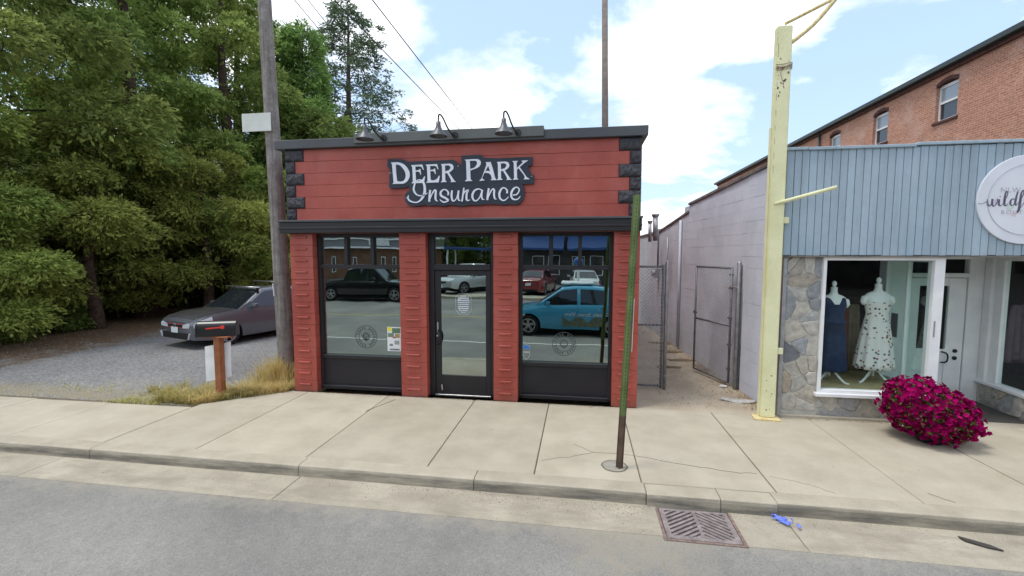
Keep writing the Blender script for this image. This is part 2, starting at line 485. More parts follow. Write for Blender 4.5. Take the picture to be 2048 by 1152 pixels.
def stone_mat():
    m = bpy.data.materials.new('rubble_stone')
    m.use_nodes = True
    nt = m.node_tree
    bs = nt.nodes['Principled BSDF']
    bs.inputs['Roughness'].default_value = 0.88
    oi = N(nt, 'ShaderNodeObjectInfo')
    geo = N(nt, 'ShaderNodeNewGeometry')
    col = ramp(nt, oi.outputs['Random'], [(0.0, (0.17, 0.185, 0.205)), (0.2, (0.36, 0.38, 0.39)), (0.42, (0.44, 0.415, 0.35)),
                                          (0.65, (0.50, 0.48, 0.44)), (0.82, (0.40, 0.34, 0.26)), (1.0, (0.30, 0.33, 0.37))])
    nz = N(nt, 'ShaderNodeTexNoise', i_Scale=11.0, i_Detail=6.0, i_Roughness=0.7)
    L(nt, geo.outputs['Position'], nz.inputs['Vector'])
    col = mixc(nt, 1.0, col, ramp(nt, nz.outputs[0], [(0.28, (0.55, 0.56, 0.60)), (0.72, (1.25, 1.22, 1.15))]), 'MULTIPLY')
    L(nt, col, bs.inputs['Base Color'])
    bp = N(nt, 'ShaderNodeBump')
    bp.inputs['Strength'].default_value = 0.7
    bp.inputs['Distance'].default_value = 0.02
    L(nt, nz.outputs[0], bp.inputs['Height'])
    L(nt, bp.outputs[0], bs.inputs['Normal'])
    return m


M_['stone'] = stone_mat()


def floral_mat():
    m = bpy.data.materials.new('floral_cloth')
    m.use_nodes = True
    nt = m.node_tree
    bs = nt.nodes['Principled BSDF']
    bs.inputs['Roughness'].default_value = 0.9
    geo = N(nt, 'ShaderNodeNewGeometry')
    vo = N(nt, 'ShaderNodeTexVoronoi', i_Scale=17.0)
    L(nt, geo.outputs['Position'], vo.inputs['Vector'])
    spot = ramp(nt, vo.outputs['Distance'], [(0.24, 1.0), (0.34, 0.0)])
    sc = ramp(nt, vo.outputs['Color'], [(0.2, (0.05, 0.06, 0.09)), (0.5, (0.30, 0.06, 0.07)), (0.75, (0.10, 0.12, 0.14))])
    col = mixc(nt, spot, (0.80, 0.77, 0.72), sc)
    L(nt, col, bs.inputs['Base Color'])
    return m


M_['floral'] = floral_mat()
for nm_, c_ in (('pink_cloth', (0.55, 0.34, 0.36)), ('brown_cloth', (0.17, 0.065, 0.045)), ('olive_cloth', (0.20, 0.17, 0.115)),
                ('teal_cloth', (0.16, 0.26, 0.29)), ('plum_cloth', (0.14, 0.10, 0.12)), ('sage_cloth', (0.17, 0.20, 0.16))):
    M_[nm_] = mat(nm_, c_, tuple(v * 1.3 for v in c_), 12, 0.9)


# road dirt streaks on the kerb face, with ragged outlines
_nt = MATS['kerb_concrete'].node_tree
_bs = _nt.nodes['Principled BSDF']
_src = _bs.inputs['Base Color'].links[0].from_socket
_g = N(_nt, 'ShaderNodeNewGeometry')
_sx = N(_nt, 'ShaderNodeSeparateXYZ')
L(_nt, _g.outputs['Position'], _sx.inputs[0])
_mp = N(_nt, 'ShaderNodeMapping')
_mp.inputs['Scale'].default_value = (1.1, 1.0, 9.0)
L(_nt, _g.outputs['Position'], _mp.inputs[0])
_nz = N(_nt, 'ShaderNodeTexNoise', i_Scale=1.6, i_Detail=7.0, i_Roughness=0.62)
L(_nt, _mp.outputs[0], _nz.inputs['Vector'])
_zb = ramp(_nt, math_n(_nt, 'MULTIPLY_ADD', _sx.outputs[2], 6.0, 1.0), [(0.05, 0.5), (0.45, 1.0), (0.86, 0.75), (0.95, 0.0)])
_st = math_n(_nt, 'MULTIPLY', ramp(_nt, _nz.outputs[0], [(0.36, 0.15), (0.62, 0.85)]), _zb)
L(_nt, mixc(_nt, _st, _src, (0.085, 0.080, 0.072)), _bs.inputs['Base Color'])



def streaks(mname, colour, scale, amount, lo, hi, nscale=3.0):
    nt = MATS[mname].node_tree
    bs = nt.nodes['Principled BSDF']
    src = bs.inputs['Base Color'].links[0].from_socket
    g = N(nt, 'ShaderNodeNewGeometry')
    mp_ = N(nt, 'ShaderNodeMapping')
    mp_.inputs['Scale'].default_value = scale
    L(nt, g.outputs['Position'], mp_.inputs[0])
    nz = N(nt, 'ShaderNodeTexNoise', i_Scale=nscale, i_Detail=8.0, i_Roughness=0.68)
    L(nt, mp_.outputs[0], nz.inputs['Vector'])
    f = ramp(nt, nz.outputs[0], [(lo, 0.0), (hi, amount)])
    L(nt, mixc(nt, f, src, colour), bs.inputs['Base Color'])


streaks('pale_blue_panel', (0.22, 0.25, 0.27), (2.2, 2.2, .16), .55, .48, .75)
streaks('pale_blue_panel', (0.40, 0.45, 0.48), (.7, .7, .3), .35, .5, .75)
streaks('lavender_block_paint', (0.30, 0.28, 0.29), (.5, .5, .25), .35, .52, .78)
streaks('red_paint', (0.47, 0.17, 0.14), (.8, .8, .35), .45, .52, .80)
streaks('red_paint', (0.17, 0.045, 0.038), (1.6, 1.6, .7), .40, .58, .82)
_nt = MATS['red_paint'].node_tree                       # splash-back dirt at the foot of the piers, ragged top edge
_bs = _nt.nodes['Principled BSDF']
_src = _bs.inputs['Base Color'].links[0].from_socket
_g = N(_nt, 'ShaderNodeNewGeometry')
_sx = N(_nt, 'ShaderNodeSeparateXYZ')
L(_nt, _g.outputs['Position'], _sx.inputs[0])
_nz = N(_nt, 'ShaderNodeTexNoise', i_Scale=7.0, i_Detail=7.0, i_Roughness=0.7)
L(_nt, _g.outputs['Position'], _nz.inputs['Vector'])
_fd = math_n(_nt, 'ADD', math_n(_nt, 'MULTIPLY_ADD', _sx.outputs[2], -1.5, .45), math_n(_nt, 'MULTIPLY_ADD', _nz.outputs[0], 1.6, -.8))
L(_nt, mixc(_nt, ramp(_nt, _fd, [(0.1, 0.0), (0.75, 0.6)]), _src, (0.20, 0.085, 0.062)), _bs.inputs['Base Color'])
streaks('concrete', (0.24, 0.215, 0.165), (.5, .9, 1), .30, .52, .78, 2.0)
streaks('concrete', (0.17, 0.155, 0.125), (1, 1, 1), .7, .67, .72, 7.0)
streaks('gutter_concrete', (0.19, 0.165, 0.125), (.35, 1.2, 1), .65, .48, .72, 3.0)
streaks('yellow_post_paint', (0.36, 0.25, 0.11), (2, 2, .5), .5, .62, .8, 4.0)
streaks('weathered_pole_wood', (0.085, 0.068, 0.06), (9, 9, .25), .7, .48, .66, 2.5)

# ------------------------------------------------------------------ object helpers
def tag(o, label=None, cat=None, group=None, kind=None):
    if label:
        o['label'] = label
    if cat:
        o['category'] = cat
    if group:
        o['group'] = group
    if kind:
        o['kind'] = kind
    return o


def thing(name, loc, label, cat, group=None, rz=0.0):
    o = bpy.data.objects.new(name, None)
    o.empty_display_size = 0.2
    COL.objects.link(o)
    o.location = loc
    o.rotation_euler = (0, 0, rz)
    return tag(o, label, cat, group)


def wpos(o):
    v = Vector((0, 0, 0))
    while o is not None:
        v += o.location
        o = o.parent
    return v


class MB:
    """Collects vertices and faces; build() links them as one mesh object."""

    def __init__(self):
        self.v, self.f, self.tint = [], [], []

    def box(self, x0, x1, y0, y1, z0, z1):
        b = len(self.v)
        self.v += [(x0, y0, z0), (x1, y0, z0), (x1, y1, z0), (x0, y1, z0), (x0, y0, z1), (x1, y0, z1), (x1, y1, z1), (x0, y1, z1)]
        self.f += [tuple(b + i for i in q) for q in ((0, 3, 2, 1), (4, 5, 6, 7), (0, 1, 5, 4), (1, 2, 6, 5), (2, 3, 7, 6), (3, 0, 4, 7))]
        return self

    def bar(self, p0, p1, w, h, up=(0, 0, 1)):
        p0, p1 = Vector(p0), Vector(p1)
        d = (p1 - p0).normalized()
        s = d.cross(Vector(up))
        if s.length < 1e-4:
            s = d.cross(Vector((1, 0, 0)))
        s.normalize()
        u = s.cross(d)
        b = len(self.v)
        for p in (p0, p1):
            for a, c in ((-1, -1), (1, -1), (1, 1), (-1, 1)):
                self.v.append(tuple(p + s * a * w / 2 + u * c * h / 2))
        self.f += [tuple(b + i for i in q) for q in ((0, 1, 2, 3), (7, 6, 5, 4), (0, 4, 5, 1), (1, 5, 6, 2), (2, 6, 7, 3), (3, 7, 4, 0))]
        return self

    def tube(self, pts, rad, n=8, cap=True):
        pts = [Vector(p) for p in pts]
        k = len(pts)
        rs = rad if isinstance(rad, (list, tuple)) else [rad] * k
        b = len(self.v)
        nrm = None
        for i, p in enumerate(pts):
            t = (pts[min(i + 1, k - 1)] - pts[max(i - 1, 0)]).normalized()
            if nrm is None:
                nrm = t.orthogonal().normalized()
            else:
                nrm = (nrm - t * nrm.dot(t)).normalized()
            bi = t.cross(nrm)
            for j in range(n):
                a = 2 * math.pi * j / n
                self.v.append(tuple(p + (nrm * math.cos(a) + bi * math.sin(a)) * rs[i]))
        for i in range(k - 1):
            for j in range(n):
                j2 = (j + 1) % n
                self.f.append((b + i * n + j, b + i * n + j2, b + (i + 1) * n + j2, b + (i + 1) * n + j))
        if cap:
            self.f.append(tuple(b + j for j in reversed(range(n))))
            self.f.append(tuple(b + (k - 1) * n + j for j in range(n)))
        return self

    def rings(self, rings, cap=True, close=True):
        b = len(self.v)
        n = len(rings[0])
        for r in rings:
            self.v += [tuple(p) for p in r]
        m = n if close else n - 1
        for i in range(len(rings) - 1):
            for j in range(m):
                j2 = (j + 1) % n
                self.f.append((b + i * n + j, b + i * n + j2, b + (i + 1) * n + j2, b + (i + 1) * n + j))
        if cap:
            self.f.append(tuple(b + j for j in reversed(range(n))))
            self.f.append(tuple(b + (len(rings) - 1) * n + j for j in range(n)))
        return self

    def prism(self, poly, fn, d0, d1):
        """poly in 2D, fn(u, v, d) -> point; closed prism between depths d0 and d1."""
        b = len(self.v)
        n = len(poly)
        for d in (d0, d1):
            self.v += [tuple(fn(p[0], p[1], d)) for p in poly]
        self.f.append(tuple(b + i for i in range(n)))
        self.f.append(tuple(b + n + i for i in reversed(range(n))))
        for i in range(n):
            j = (i + 1) % n
            self.f.append((b + i, b + n + i, b + n + j, b + j))
        return self

    def grid(self, fn, nu, nv):
        b = len(self.v)
        for i in range(nu + 1):
            for j in range(nv + 1):
                self.v.append(tuple(fn(i / nu, j / nv)))
        for i in range(nu):
            for j in range(nv):
                a = b + i * (nv + 1) + j
                self.f.append((a, a + 1, a + nv + 2, a + nv + 1))
        return self

    def mesh(self, name, m, off=(0, 0, 0), smooth=False, bevel=0.0, seg=1):
        off = Vector(off)
        me = bpy.data.meshes.new(name)
        me.from_pydata([tuple(Vector(p) - off) for p in self.v], [], self.f)
        bm = bmesh.new()
        bm.from_mesh(me)
        bmesh.ops.recalc_face_normals(bm, faces=bm.faces)
        if bevel:
            es = [e for e in bm.edges if len(e.link_faces) == 2 and e.calc_face_angle(0) > 0.6]
            bmesh.ops.bevel(bm, geom=es, offset=bevel, segments=seg, affect='EDGES', clamp_overlap=True)
        bm.to_mesh(me)
        bm.free()
        if smooth:
            me.polygons.foreach_set('use_smooth', [True] * len(me.polygons))
        if m is not None:
            me.materials.append(m if not isinstance(m, str) else M_[m])
        return me

    def build(self, name, m, parent=None, smooth=False, bevel=0.0, seg=1, kind=None, local=False):
        off = (0, 0, 0) if (parent is None or local) else wpos(parent)
        me = self.mesh(name, m, off, smooth, bevel, seg)
        o = bpy.data.objects.new(name, me)
        COL.objects.link(o)
        if parent is not None:
            o.parent = parent
        if kind:
            o['kind'] = kind
        return o


def place(name, me, parent, world):
    o = bpy.data.objects.new(name, me)
    COL.objects.link(o)
    if parent is not None:
        o.parent = parent
        o.location = Vector(world) - wpos(parent)
    else:
        o.location = world
    return o


def box(name, m, parent, x0, x1, y0, y1, z0, z1, bevel=0.0, **kw):
    return MB().box(x0, x1, y0, y1, z0, z1).build(name, m, parent, bevel=bevel, **kw)


_bc = {}


def box_mesh(name, m, w, d, h, bevel=0.005):
    """shared, centred at its lower front left corner"""
    k = (name, m, round(w, 3), round(d, 3), round(h, 3))
    if k not in _bc:
        _bc[k] = MB().box(0, w, 0, d, 0, h).mesh(name, m, bevel=bevel)
    return _bc[k]


def leaf_mesh(name, V, F, T, m):
    me = bpy.data.meshes.new(name)
    me.vertices.add(len(V))
    me.vertices.foreach_set('co', V.astype(np.float32).ravel())
    k = F.shape[1]
    me.loops.add(F.size)
    me.loops.foreach_set('vertex_index', F.astype(np.int32).ravel())
    me.polygons.add(len(F))
    me.polygons.foreach_set('loop_start', np.arange(0, F.size, k, dtype=np.int32))
    me.polygons.foreach_set('loop_total', np.full(len(F), k, dtype=np.int32))
    me.update(calc_edges=True)
    a = me.attributes.new('tint', 'FLOAT', 'FACE')
    a.data.foreach_set('value', T.astype(np.float32))
    me.materials.append(M_[m])
    me.validate()
    return me


# ================================================================== SETTING
def sheet(name, m, x0, x1, y0, y1, z, thick=0.3):
    o = MB().box(x0, x1, y0, y1, z - thick, z).build(name, m)
    return tag(o, kind='structure')


sheet('ground', 'earth', -900, 900, -900, 900, -0.22, 0.5)
road = MB().box(-200, 200, -10.0, 4.10, -0.30, -0.135).build('road', MATS['asphalt'])
tag(road, 'grey worn asphalt street in front of the shops', None, None, 'structure')
for nm, y, w, m in (('edge_line', 1.95, 0.10, 'white_line'), ('centre_line', -3.1, 0.10, 'yellow_line')):
    box(nm, m, road, -60, 60, y, y + w, -0.138, -0.131)

# gravel lot left of the shop and the strip behind it
lot = MB().prism([(-70, 6.05), (-6.25, 6.22), (-5.08, 7.13), (-5.08, 60), (-70, 60)], lambda u, v, d: (u, v, d), -0.25, -0.02).build('gravel_lot', MATS['gravel'])
tag(lot, kind='structure')
alley = box('alley_floor', 'alley', None, 0.90, 3.1, 7.12, 26, -0.3, -0.006)
tag(alley, kind='structure')

# sidewalk in slabs
walk = MB().prism([(-60, 4.72), (40, 4.72), (40, 7.16), (-5.07, 7.16), (-6.2, 6.2), (-60, 6.06)], lambda u, v, d: (u, v, d), -0.28, -0.018).build('sidewalk', 'joint')
tag(walk, 'tan concrete sidewalk with scored joints', None, None, 'structure')
JX = [-16.6, -15.1, -13.6, -12.1, -10.6, -9.1, -7.62, -6.12, -4.76, -3.25, -1.72, -0.48, 0.68, 2.03, 3.38, 4.70, 6.06, 7.4, 8.8, 10.2]
for a, b in zip(JX[:-1], JX[1:]):
    g = 0.006
    skew = 0.0
    if b <= -6.0:
        poly = [(a + g, 4.765), (b - g, 4.765), (b - g, 6.10 + 0.02 * random.random()), (a + g, 6.08)]
    elif b <= -4.7:
        poly = [(a + g, 4.765), (b - g, 4.765), (b - g, 7.13), (-5.08, 7.13), (a + g, 6.25)]
    else:
        poly = [(a + g, 4.765), (b - g, 4.765), (b - g, 7.13), (a + g, 7.13)]
    dz = random.uniform(-0.002, 0.002)
    MB().prism(poly, lambda u, v, d: (u, v, d), -0.12, dz).build('slab', 'concrete', walk, bevel=0.006)
MB().prism([(5.06, 7.142), (6.46, 7.142), (6.70, 8.36), (5.06, 8.36)], lambda u, v, d: (u, v, d), -0.12, 0.001).build('slab', 'concrete', walk, bevel=0.006)
# fine cracks across the slabs near the sign post
crk = MB()
for pts in ([(-0.05, 5.62), (0.2, 5.42), (0.62, 5.42), (0.95, 5.33), (1.4, 5.22), (1.8, 5.14), (1.98, 5.16)], [(2.1, 5.12), (2.45, 4.98), (2.62, 4.82)],
            [(3.55, 4.98), (3.68, 4.82)], [(-0.42, 5.12), (-0.1, 5.25), (0.2, 5.42)]):
    for p, q in zip(pts[:-1], pts[1:]):
        k = 5
        pp = [(p[0] + (q[0] - p[0]) * i / k + random.uniform(-.008, .008), p[1] + (q[1] - p[1]) * i / k + random.uniform(-.012, .012), 0.0028) for i in range(k + 1)]
        for s, t in zip(pp[:-1], pp[1:]):
            crk.bar(s, t, random.uniform(0.002, 0.0045), 0.003)
crk.build('crack', mat('crack_dust', (0.20, 0.175, 0.13), (0.27, 0.24, 0.18), 6, 0.95), walk, kind='stuff')
for x0, y0, x1, y1 in ((-3.05, 6.95, -3.28, 6.35),):
    MB().bar((x0, y0, 0.003), (x1, y1, 0.003), 0.012, 0.003).build('score_line', 'joint', walk)

# kerb and gutter
kerb = box('kerb', 'joint', None, -60, 40, 4.62, 4.74, -0.28, -0.03)
tag(kerb, 'tan concrete kerb with dark stained face', None, None, 'structure')
KX = [-15.2, -12.2, -9.1, -6.08, -3.21, -1.12, 0.70, 1.42, 1.95, 4.6, 7.2, 9.8]


def kerb_piece(a, b, push=0.0):
    pr = [(4.545, -0.22), (4.762, -0.22), (4.762, 0.002), (4.60, 0.0), (4.573, -0.012), (4.562, -0.04)]
    n = max(2, int((b - a) / 0.25))
    rr = []
    for i in range(n + 1):
        x = a + 0.004 + (b - a - 0.008) * i / n
        w = 0.004 * mnoise.noise(Vector((x * 2.3, 0.3, 0)))
        rr.append([(x, y - push + (w if z > -0.2 else 0), z + (w if z > -0.1 else 0)) for y, z in pr])
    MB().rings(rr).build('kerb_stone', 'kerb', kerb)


for a, b in zip(KX[:-1], KX[1:]):
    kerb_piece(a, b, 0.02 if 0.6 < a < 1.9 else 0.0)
gut = box('gutter', 'joint', None, -60, 40, 4.06, 4.56, -0.32, -0.155)
tag(gut, 'pale concrete gutter pan along the kerb', None, None, 'structure')
GX = [-15.2, -12.2, -9.1, -6.45, -3.18, 0.80, 1.48, 2.0, 4.6, 7.2, 9.8]
for a, b in zip(GX[:-1], GX[1:]):
    if abs(a - 0.80) < 1e-6:
        continue
    skew = -0.12
    y0 = 4.06 if a < 1 else 4.02
    MB().prism([(a + skew * 0 + .004, y0), (b - .004, y0), (b - .004, 4.56), (a + .004, 4.56)], lambda u, v, d: (u, v, d), -0.26,
               -0.128).build('gutter_slab', 'gutter', gut, bevel=0.004)

# opposite side of the street (seen in the shop windows)
ow = box('opposite_sidewalk', 'concrete', None, -60, 60, -11.6, -10.0, -0.3, 0.0)
tag(ow, 'pale sidewalk across the street seen in the window reflections', None, None, 'structure')
ol = box('opposite_lot', MATS['asphalt'], None, -60, 60, -21.0, -11.6, -0.3, -0.03)
tag(ol, kind='structure')

# ================================================================== STORM DRAIN
g = thing('storm_drain_grate', (1.14, 4.30, -0.13), 'rusty iron storm drain grate with slanted slots in the gutter', 'drain')
gx0, gx1, gy0, gy1, gz = 0.815, 1.465, 4.03, 4.515, -0.122
box('pit', 'pit', g, gx0 - .01, gx1 + .012, gy0 - .01, gy1 + .03, -0.40, -0.20)
fr = MB()
for a in ((gx0, gx1, gy0, gy0 + .045), (gx0, gx1, gy1 - .03, gy1), (gx0, gx0 + .05, gy0, gy1), (gx1 - .05, gx1, gy0, gy1), (1.125, 1.16, gy0, gy1)):
    fr.box(a[0], a[1], a[2], a[3], -0.19, gz + random.uniform(-.0004, .0004))
fr.build('frame', 'grate', g, bevel=0.004)
rim = MB()
for a in ((gx0 - .035, gx1 + .035, gy0 - .03, gy0 - .004), (gx0 - .035, gx0 - .006, gy0, gy1), (gx1 + .006, gx1 + .035, gy0, gy1)):
    rim.box(a[0], a[1], a[2], a[3], -0.24, gz - .003)
rim.build('rim', 'rust', g, bevel=0.003)


def clip_seg(p, d, x0, x1, y0, y1):
    t0, t1 = -9, 9
    for c, dd, lo, hi in ((p[0], d[0], x0, x1), (p[1], d[1], y0, y1)):
        a, b = (lo - c) / dd, (hi - c) / dd
        if a > b:
            a, b = b, a
        t0, t1 = max(t0, a), min(t1, b)
    return (t0, t1) if t1 - t0 > 0.03 else None


for (xa, xb, s) in ((gx0 + .05, 1.125, 1), (1.16, gx1 - .05, -1)):
    dv = Vector((0.80, 0.60 * s, 0)).normalized()
    for k in range(-6, 16):
        p = ((xa + xb) / 2, gy0 + 0.03 + k * 0.058)
        c = clip_seg(p, dv, xa - .004, xb + .004, gy0 + .04, gy1 - .025)
        if c:
            MB().bar((p[0] + dv.x * c[0], p[1] + dv.y * c[0], gz - .014), (p[0] + dv.x * c[1], p[1] + dv.y * c[1], gz - .014), 0.026, 0.026).build('bar', 'grate', g)

# ================================================================== INSURANCE SHOP
FY = 7.15                                            # front plane of the pilasters
shop = thing('insurance_shop', (-2.05, FY, 0), 'small red painted block shop with charcoal trim, dark windows and door', 'building')
X0, X1 = -5.06, 0.92
# side and rear walls, roof
box('side_wall', 'red', shop, X0, X0 + 0.2, FY + 0.20, 16, 0.0, 4.2)
box('side_wall', 'red', shop, X1 - 0.2, X1, FY + 0.20, 16, 0.0, 4.2)
box('rear_wall', 'red', shop, X0 + .2, X1 - .2, 15.8, 16, 0.0, 4.2)
box('roof', 'roofcap', shop, X0 + .2, X1 - .2, FY + 0.25, 15.8, 3.75, 3.9)
up = box('upper_wall', 'red_mortar', shop, X0 + 0.01, X1 - 0.01, FY + 0.012, FY + 0.24, 2.8, 4.22)
# red block courses, 6 high, with charcoal rock-faced quoins at both ends
ZC = [3.025 + 0.2 * k for k in range(7)]


def rock_mesh(w, h, seed):
    m = MB()
    nx, nz = max(6, int(w / 0.025)), 8

    def fn(u, v):
        x, z = u * w, v * h
        e = min(u * w, (1 - u) * w, v * h, (1 - v) * h)
        b = min(1.0, e / 0.03)
        nn = mnoise.noise(Vector((x * 14 + seed * 3.1, z * 14, seed))) * 0.6 + mnoise.noise(Vector((x * 34 + seed, z * 34, 3.3))) * 0.4
        return (x + 0.004, -0.012 - b * (0.028 + 0.034 * nn), z + 0.004)
    m.grid(fn, nx, nz)
    w2, h2 = w, h
    m.box(0.004, w2 + .003, -0.011, 0.05, 0.003, h2 + .004)
    return m.mesh('quoin', 'quoin')


QL = {k: [rock_mesh(w, 0.190, 1.7 * k + s) for s in range(3)] for k, w in ((0, 0.172), (1, 0.335))}
for r in range(6):
    long = (r % 2 == 1)           # top course (r = 5) is long
    wq = 0.335 if long else 0.172
    place('quoin', QL[int(long)][r % 3], up, (X0 + 0.005, FY, ZC[r] + 0.004))
    place('quoin', QL[int(long)][(r + 1) % 3], up, (X1 - wq - 0.012, FY, ZC[r] + 0.004))
    xa, xb = X0 + wq + 0.018, X1 - wq - 0.018
    x = xa
    rowy = random.uniform(0, .004)
    first = 0.2 if long else 0.4
    while x < xb - 0.01:
        w = min(first if x == xa else 0.4, xb - x)
        if xb - x - w < 0.06:
            w = xb - x
        bmw = box_mesh('block', 'red', w, 0.05, 0.1950, 0.0012)
        place('block', bmw, up, (x, FY - rowy - random.choice((0.0, 0.0003, 0.0006, 0.0009)), ZC[r] + 0.0025 + random.uniform(-.0012, .0012)))
        x += w
# ledge between wall and windows
led = box('ledge', 'dark', shop, X0 - 0.065, X1 + 0.0, FY - 0.14, FY + 0.03, 2.80, 2.985, 0.008)
box('ledge_top', 'trim', led, X0 - 0.075, X1 + 0.01, FY - 0.16, FY + 0.02, 2.988, 3.022, 0.004)
box('ledge_bead', 'dark', led, X0 - 0.07, X1 + 0.005, FY - 0.155, FY - 0.142, 2.87, 2.90, 0.003)
# parapet caps
cap = box('parapet_cap', 'trim', shop, X0 - 0.13, X1 + 0.07, FY - 0.09, FY + 0.35, 4.228, 4.375, 0.006)
box('parapet_cap', 'trim_new', shop, -3.72, -0.58, FY - 0.125, FY + 0.36, 4.268, 4.425, 0.006)
for xs in (X0 - 0.13, X1 - .29):
    box('cap_return', 'trim', cap, xs, xs + 0.36, FY + 0.36, 16.05, 4.226, 4.372, 0.006)
# pilasters of scored blocks
PIL = [(-5.03, -4.60), (-3.02, -2.555), (-1.405, -1.0), (0.52, 0.915)]
for px0, px1 in PIL:
    p = box('pilaster', 'red_mortar', shop, px0 + .012, px1 - .012, FY + 0.012, FY + 0.36, 0.0, 2.80)
    w = px1 - px0
    mb = MB().box(0.0, w, 0.0, 0.345, 0.002, 0.1985)
    mb.box(w * 0.23, w * 0.75, -0.030, 0.01, 0.118, 0.146)
    me = mb.mesh('block', 'red', bevel=0.004)
    for k in range(14):
        place('block', me, p, (px0 + random.uniform(-.002, .002), FY + random.uniform(-.0025, .0025), k * 0.2))
# interior room
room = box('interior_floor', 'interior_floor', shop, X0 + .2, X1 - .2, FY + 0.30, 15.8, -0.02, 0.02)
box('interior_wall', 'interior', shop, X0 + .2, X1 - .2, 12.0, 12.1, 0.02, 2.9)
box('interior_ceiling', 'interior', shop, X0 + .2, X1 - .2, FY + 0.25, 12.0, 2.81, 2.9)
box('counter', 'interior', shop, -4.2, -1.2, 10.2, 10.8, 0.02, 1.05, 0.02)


def decal_ring(m, cx, cz, y, r, w, n=48, sx=1.0):
    b = len(m.v)
    for i in range(n):
        a = 2 * math.pi * i / n
        for rr in (r - w / 2, r + w / 2):
            m.v.append((cx + math.cos(a) * rr * sx, y, cz + math.sin(a) * rr))
    for i in range(n):
        j = (i + 1) % n
        m.f.append((b + 2 * i, b + 2 * i + 1, b + 2 * j + 1, b + 2 * j))


def shop_window(xa, xb):
    wy = FY + 0.13
    w = thing_part('window_bay', 'dark', shop, [(xa, xa + .055, wy, wy + .12, 0.03, 2.80), (xb - .055, xb, wy, wy + .12, 0.03, 2.80),
                                                (xa + .055, xb - .055, wy, wy + .12, 2.735, 2.80), (xa + .055, xb - .055, wy - .012, wy + .12, 2.19, 2.26),
                                                (xa + .055, xb - .055, wy - .012, wy + .12, 0.585, 0.65), (xa + .055, xb - .055, wy - .02, wy + .12, 0.03, 0.10)])
    n = 3
    iw = (xb - xa - .11)
    for i in range(n):
        a = xa + .055 + iw * i / n
        b = a + iw / n
        if i:
            box('mullion', 'dark', w, a - .03, a + .03, wy - .004, wy + .115, 2.26, 2.735, 0.004)
        box('pane', 'glass_shop', w, a + (.03 if i else 0), b - (.03 if i < n - 1 else 0), wy + .055, wy + .061, 2.26, 2.735)
    box('pane', 'glass_shop', w, xa + .055, xb - .055, wy + .050, wy + .056, 0.65, 2.19)
    box('kick_panel', 'panel', w, xa + .055, xb - .055, wy + .03, wy + .06, 0.10, 0.585)
    box('sill_trim', 'trim', w, xa + .055, xb - .055, wy - .018, wy - .013, 0.642, 0.650)
    box('sill_trim', 'trim', w, xa + .03, xb - .03, wy - .028, wy - .021, 0.088, 0.098)
    return w, wy


def thing_part(name, m, parent, boxes, bevel=0.004):
    mb = MB()
    for b in boxes:
        mb.box(*b)
    return mb.build(name, m, parent, bevel=bevel)


w1, wy = shop_window(-4.60, -3.02)
w2, _ = shop_window(-1.0, 0.52)


def seal(w, cx, cz, r):
    y = wy + 0.047
    m = MB()
    decal_ring(m, cx, cz, y, r, 0.010)
    decal_ring(m, cx, cz, y, r * 0.66, 0.006)
    decal_ring(m, cx, cz, y, r * 0.30, 0.012)
    for k in range(22):                       # lettering ring, illegible in the photo
        a = 2 * math.pi * k / 22
        c, s = math.cos(a), math.sin(a)
        q = [(-.010, r * .72), (.010, r * .72), (.010, r * .90), (-.010, r * .90)]
        if k % 6 == 5:
            continue
        b = len(m.v)
        m.v += [(cx + u * s + v * c, y, cz - u * c + v * s) for u, v in q]
        m.f.append((b, b + 1, b + 2, b + 3))
    for k in range(7):                        # branching emblem
        a = R(90) + (k - 3) * R(22)
        p0 = Vector((cx, y, cz - r * .4))
        p1 = Vector((cx + math.cos(a) * r * .5, y, cz + math.sin(a) * r * .5))
        m.bar(p0, p1, 0.002, 0.008, up=(0, 1, 0))
    m.build('etched_seal', 'ghost_seal', w)


seal(w1, -3.74, 0.98, 0.20)
seal(w2, -0.25, 0.96, 0.195)
# notice taped inside the left window
yy = wy + 0.044
ps = box('notice', 'white', w1, -3.34, -3.09, yy - .001, yy + .001, 0.74, 1.17)
for (a, b, c, d, col) in ((-3.335, -3.26, 1.095, 1.165, (0.75, 0.70, 0.05)), (-3.25, -3.10, 1.06, 1.15, (0.12, 0.20, 0.13)), (-3.33, -3.22, 0.99, 1.06, (0.16, 0.25, 0.16)),
                          (-3.20, -3.11, 0.98, 1.05, (0.38, 0.28, 0.12)), (-3.24, -3.19, 0.97, 0.995, (0.5, 0.05, 0.05)), (-3.30, -3.24, 0.83, 0.87, (0.2, 0.22, 0.24)),
                          (-3.21, -3.12, 0.86, 0.93, (0.32, 0.36, 0.36)), (-3.30, -3.12, 0.755, 0.785, (0.5, 0.36, 0.22))):
    box('print', mat('notice_ink_%d' % int(a * -1000), col, rough=0.8), ps, a, b, yy - .0022, yy - .0014, c, d)
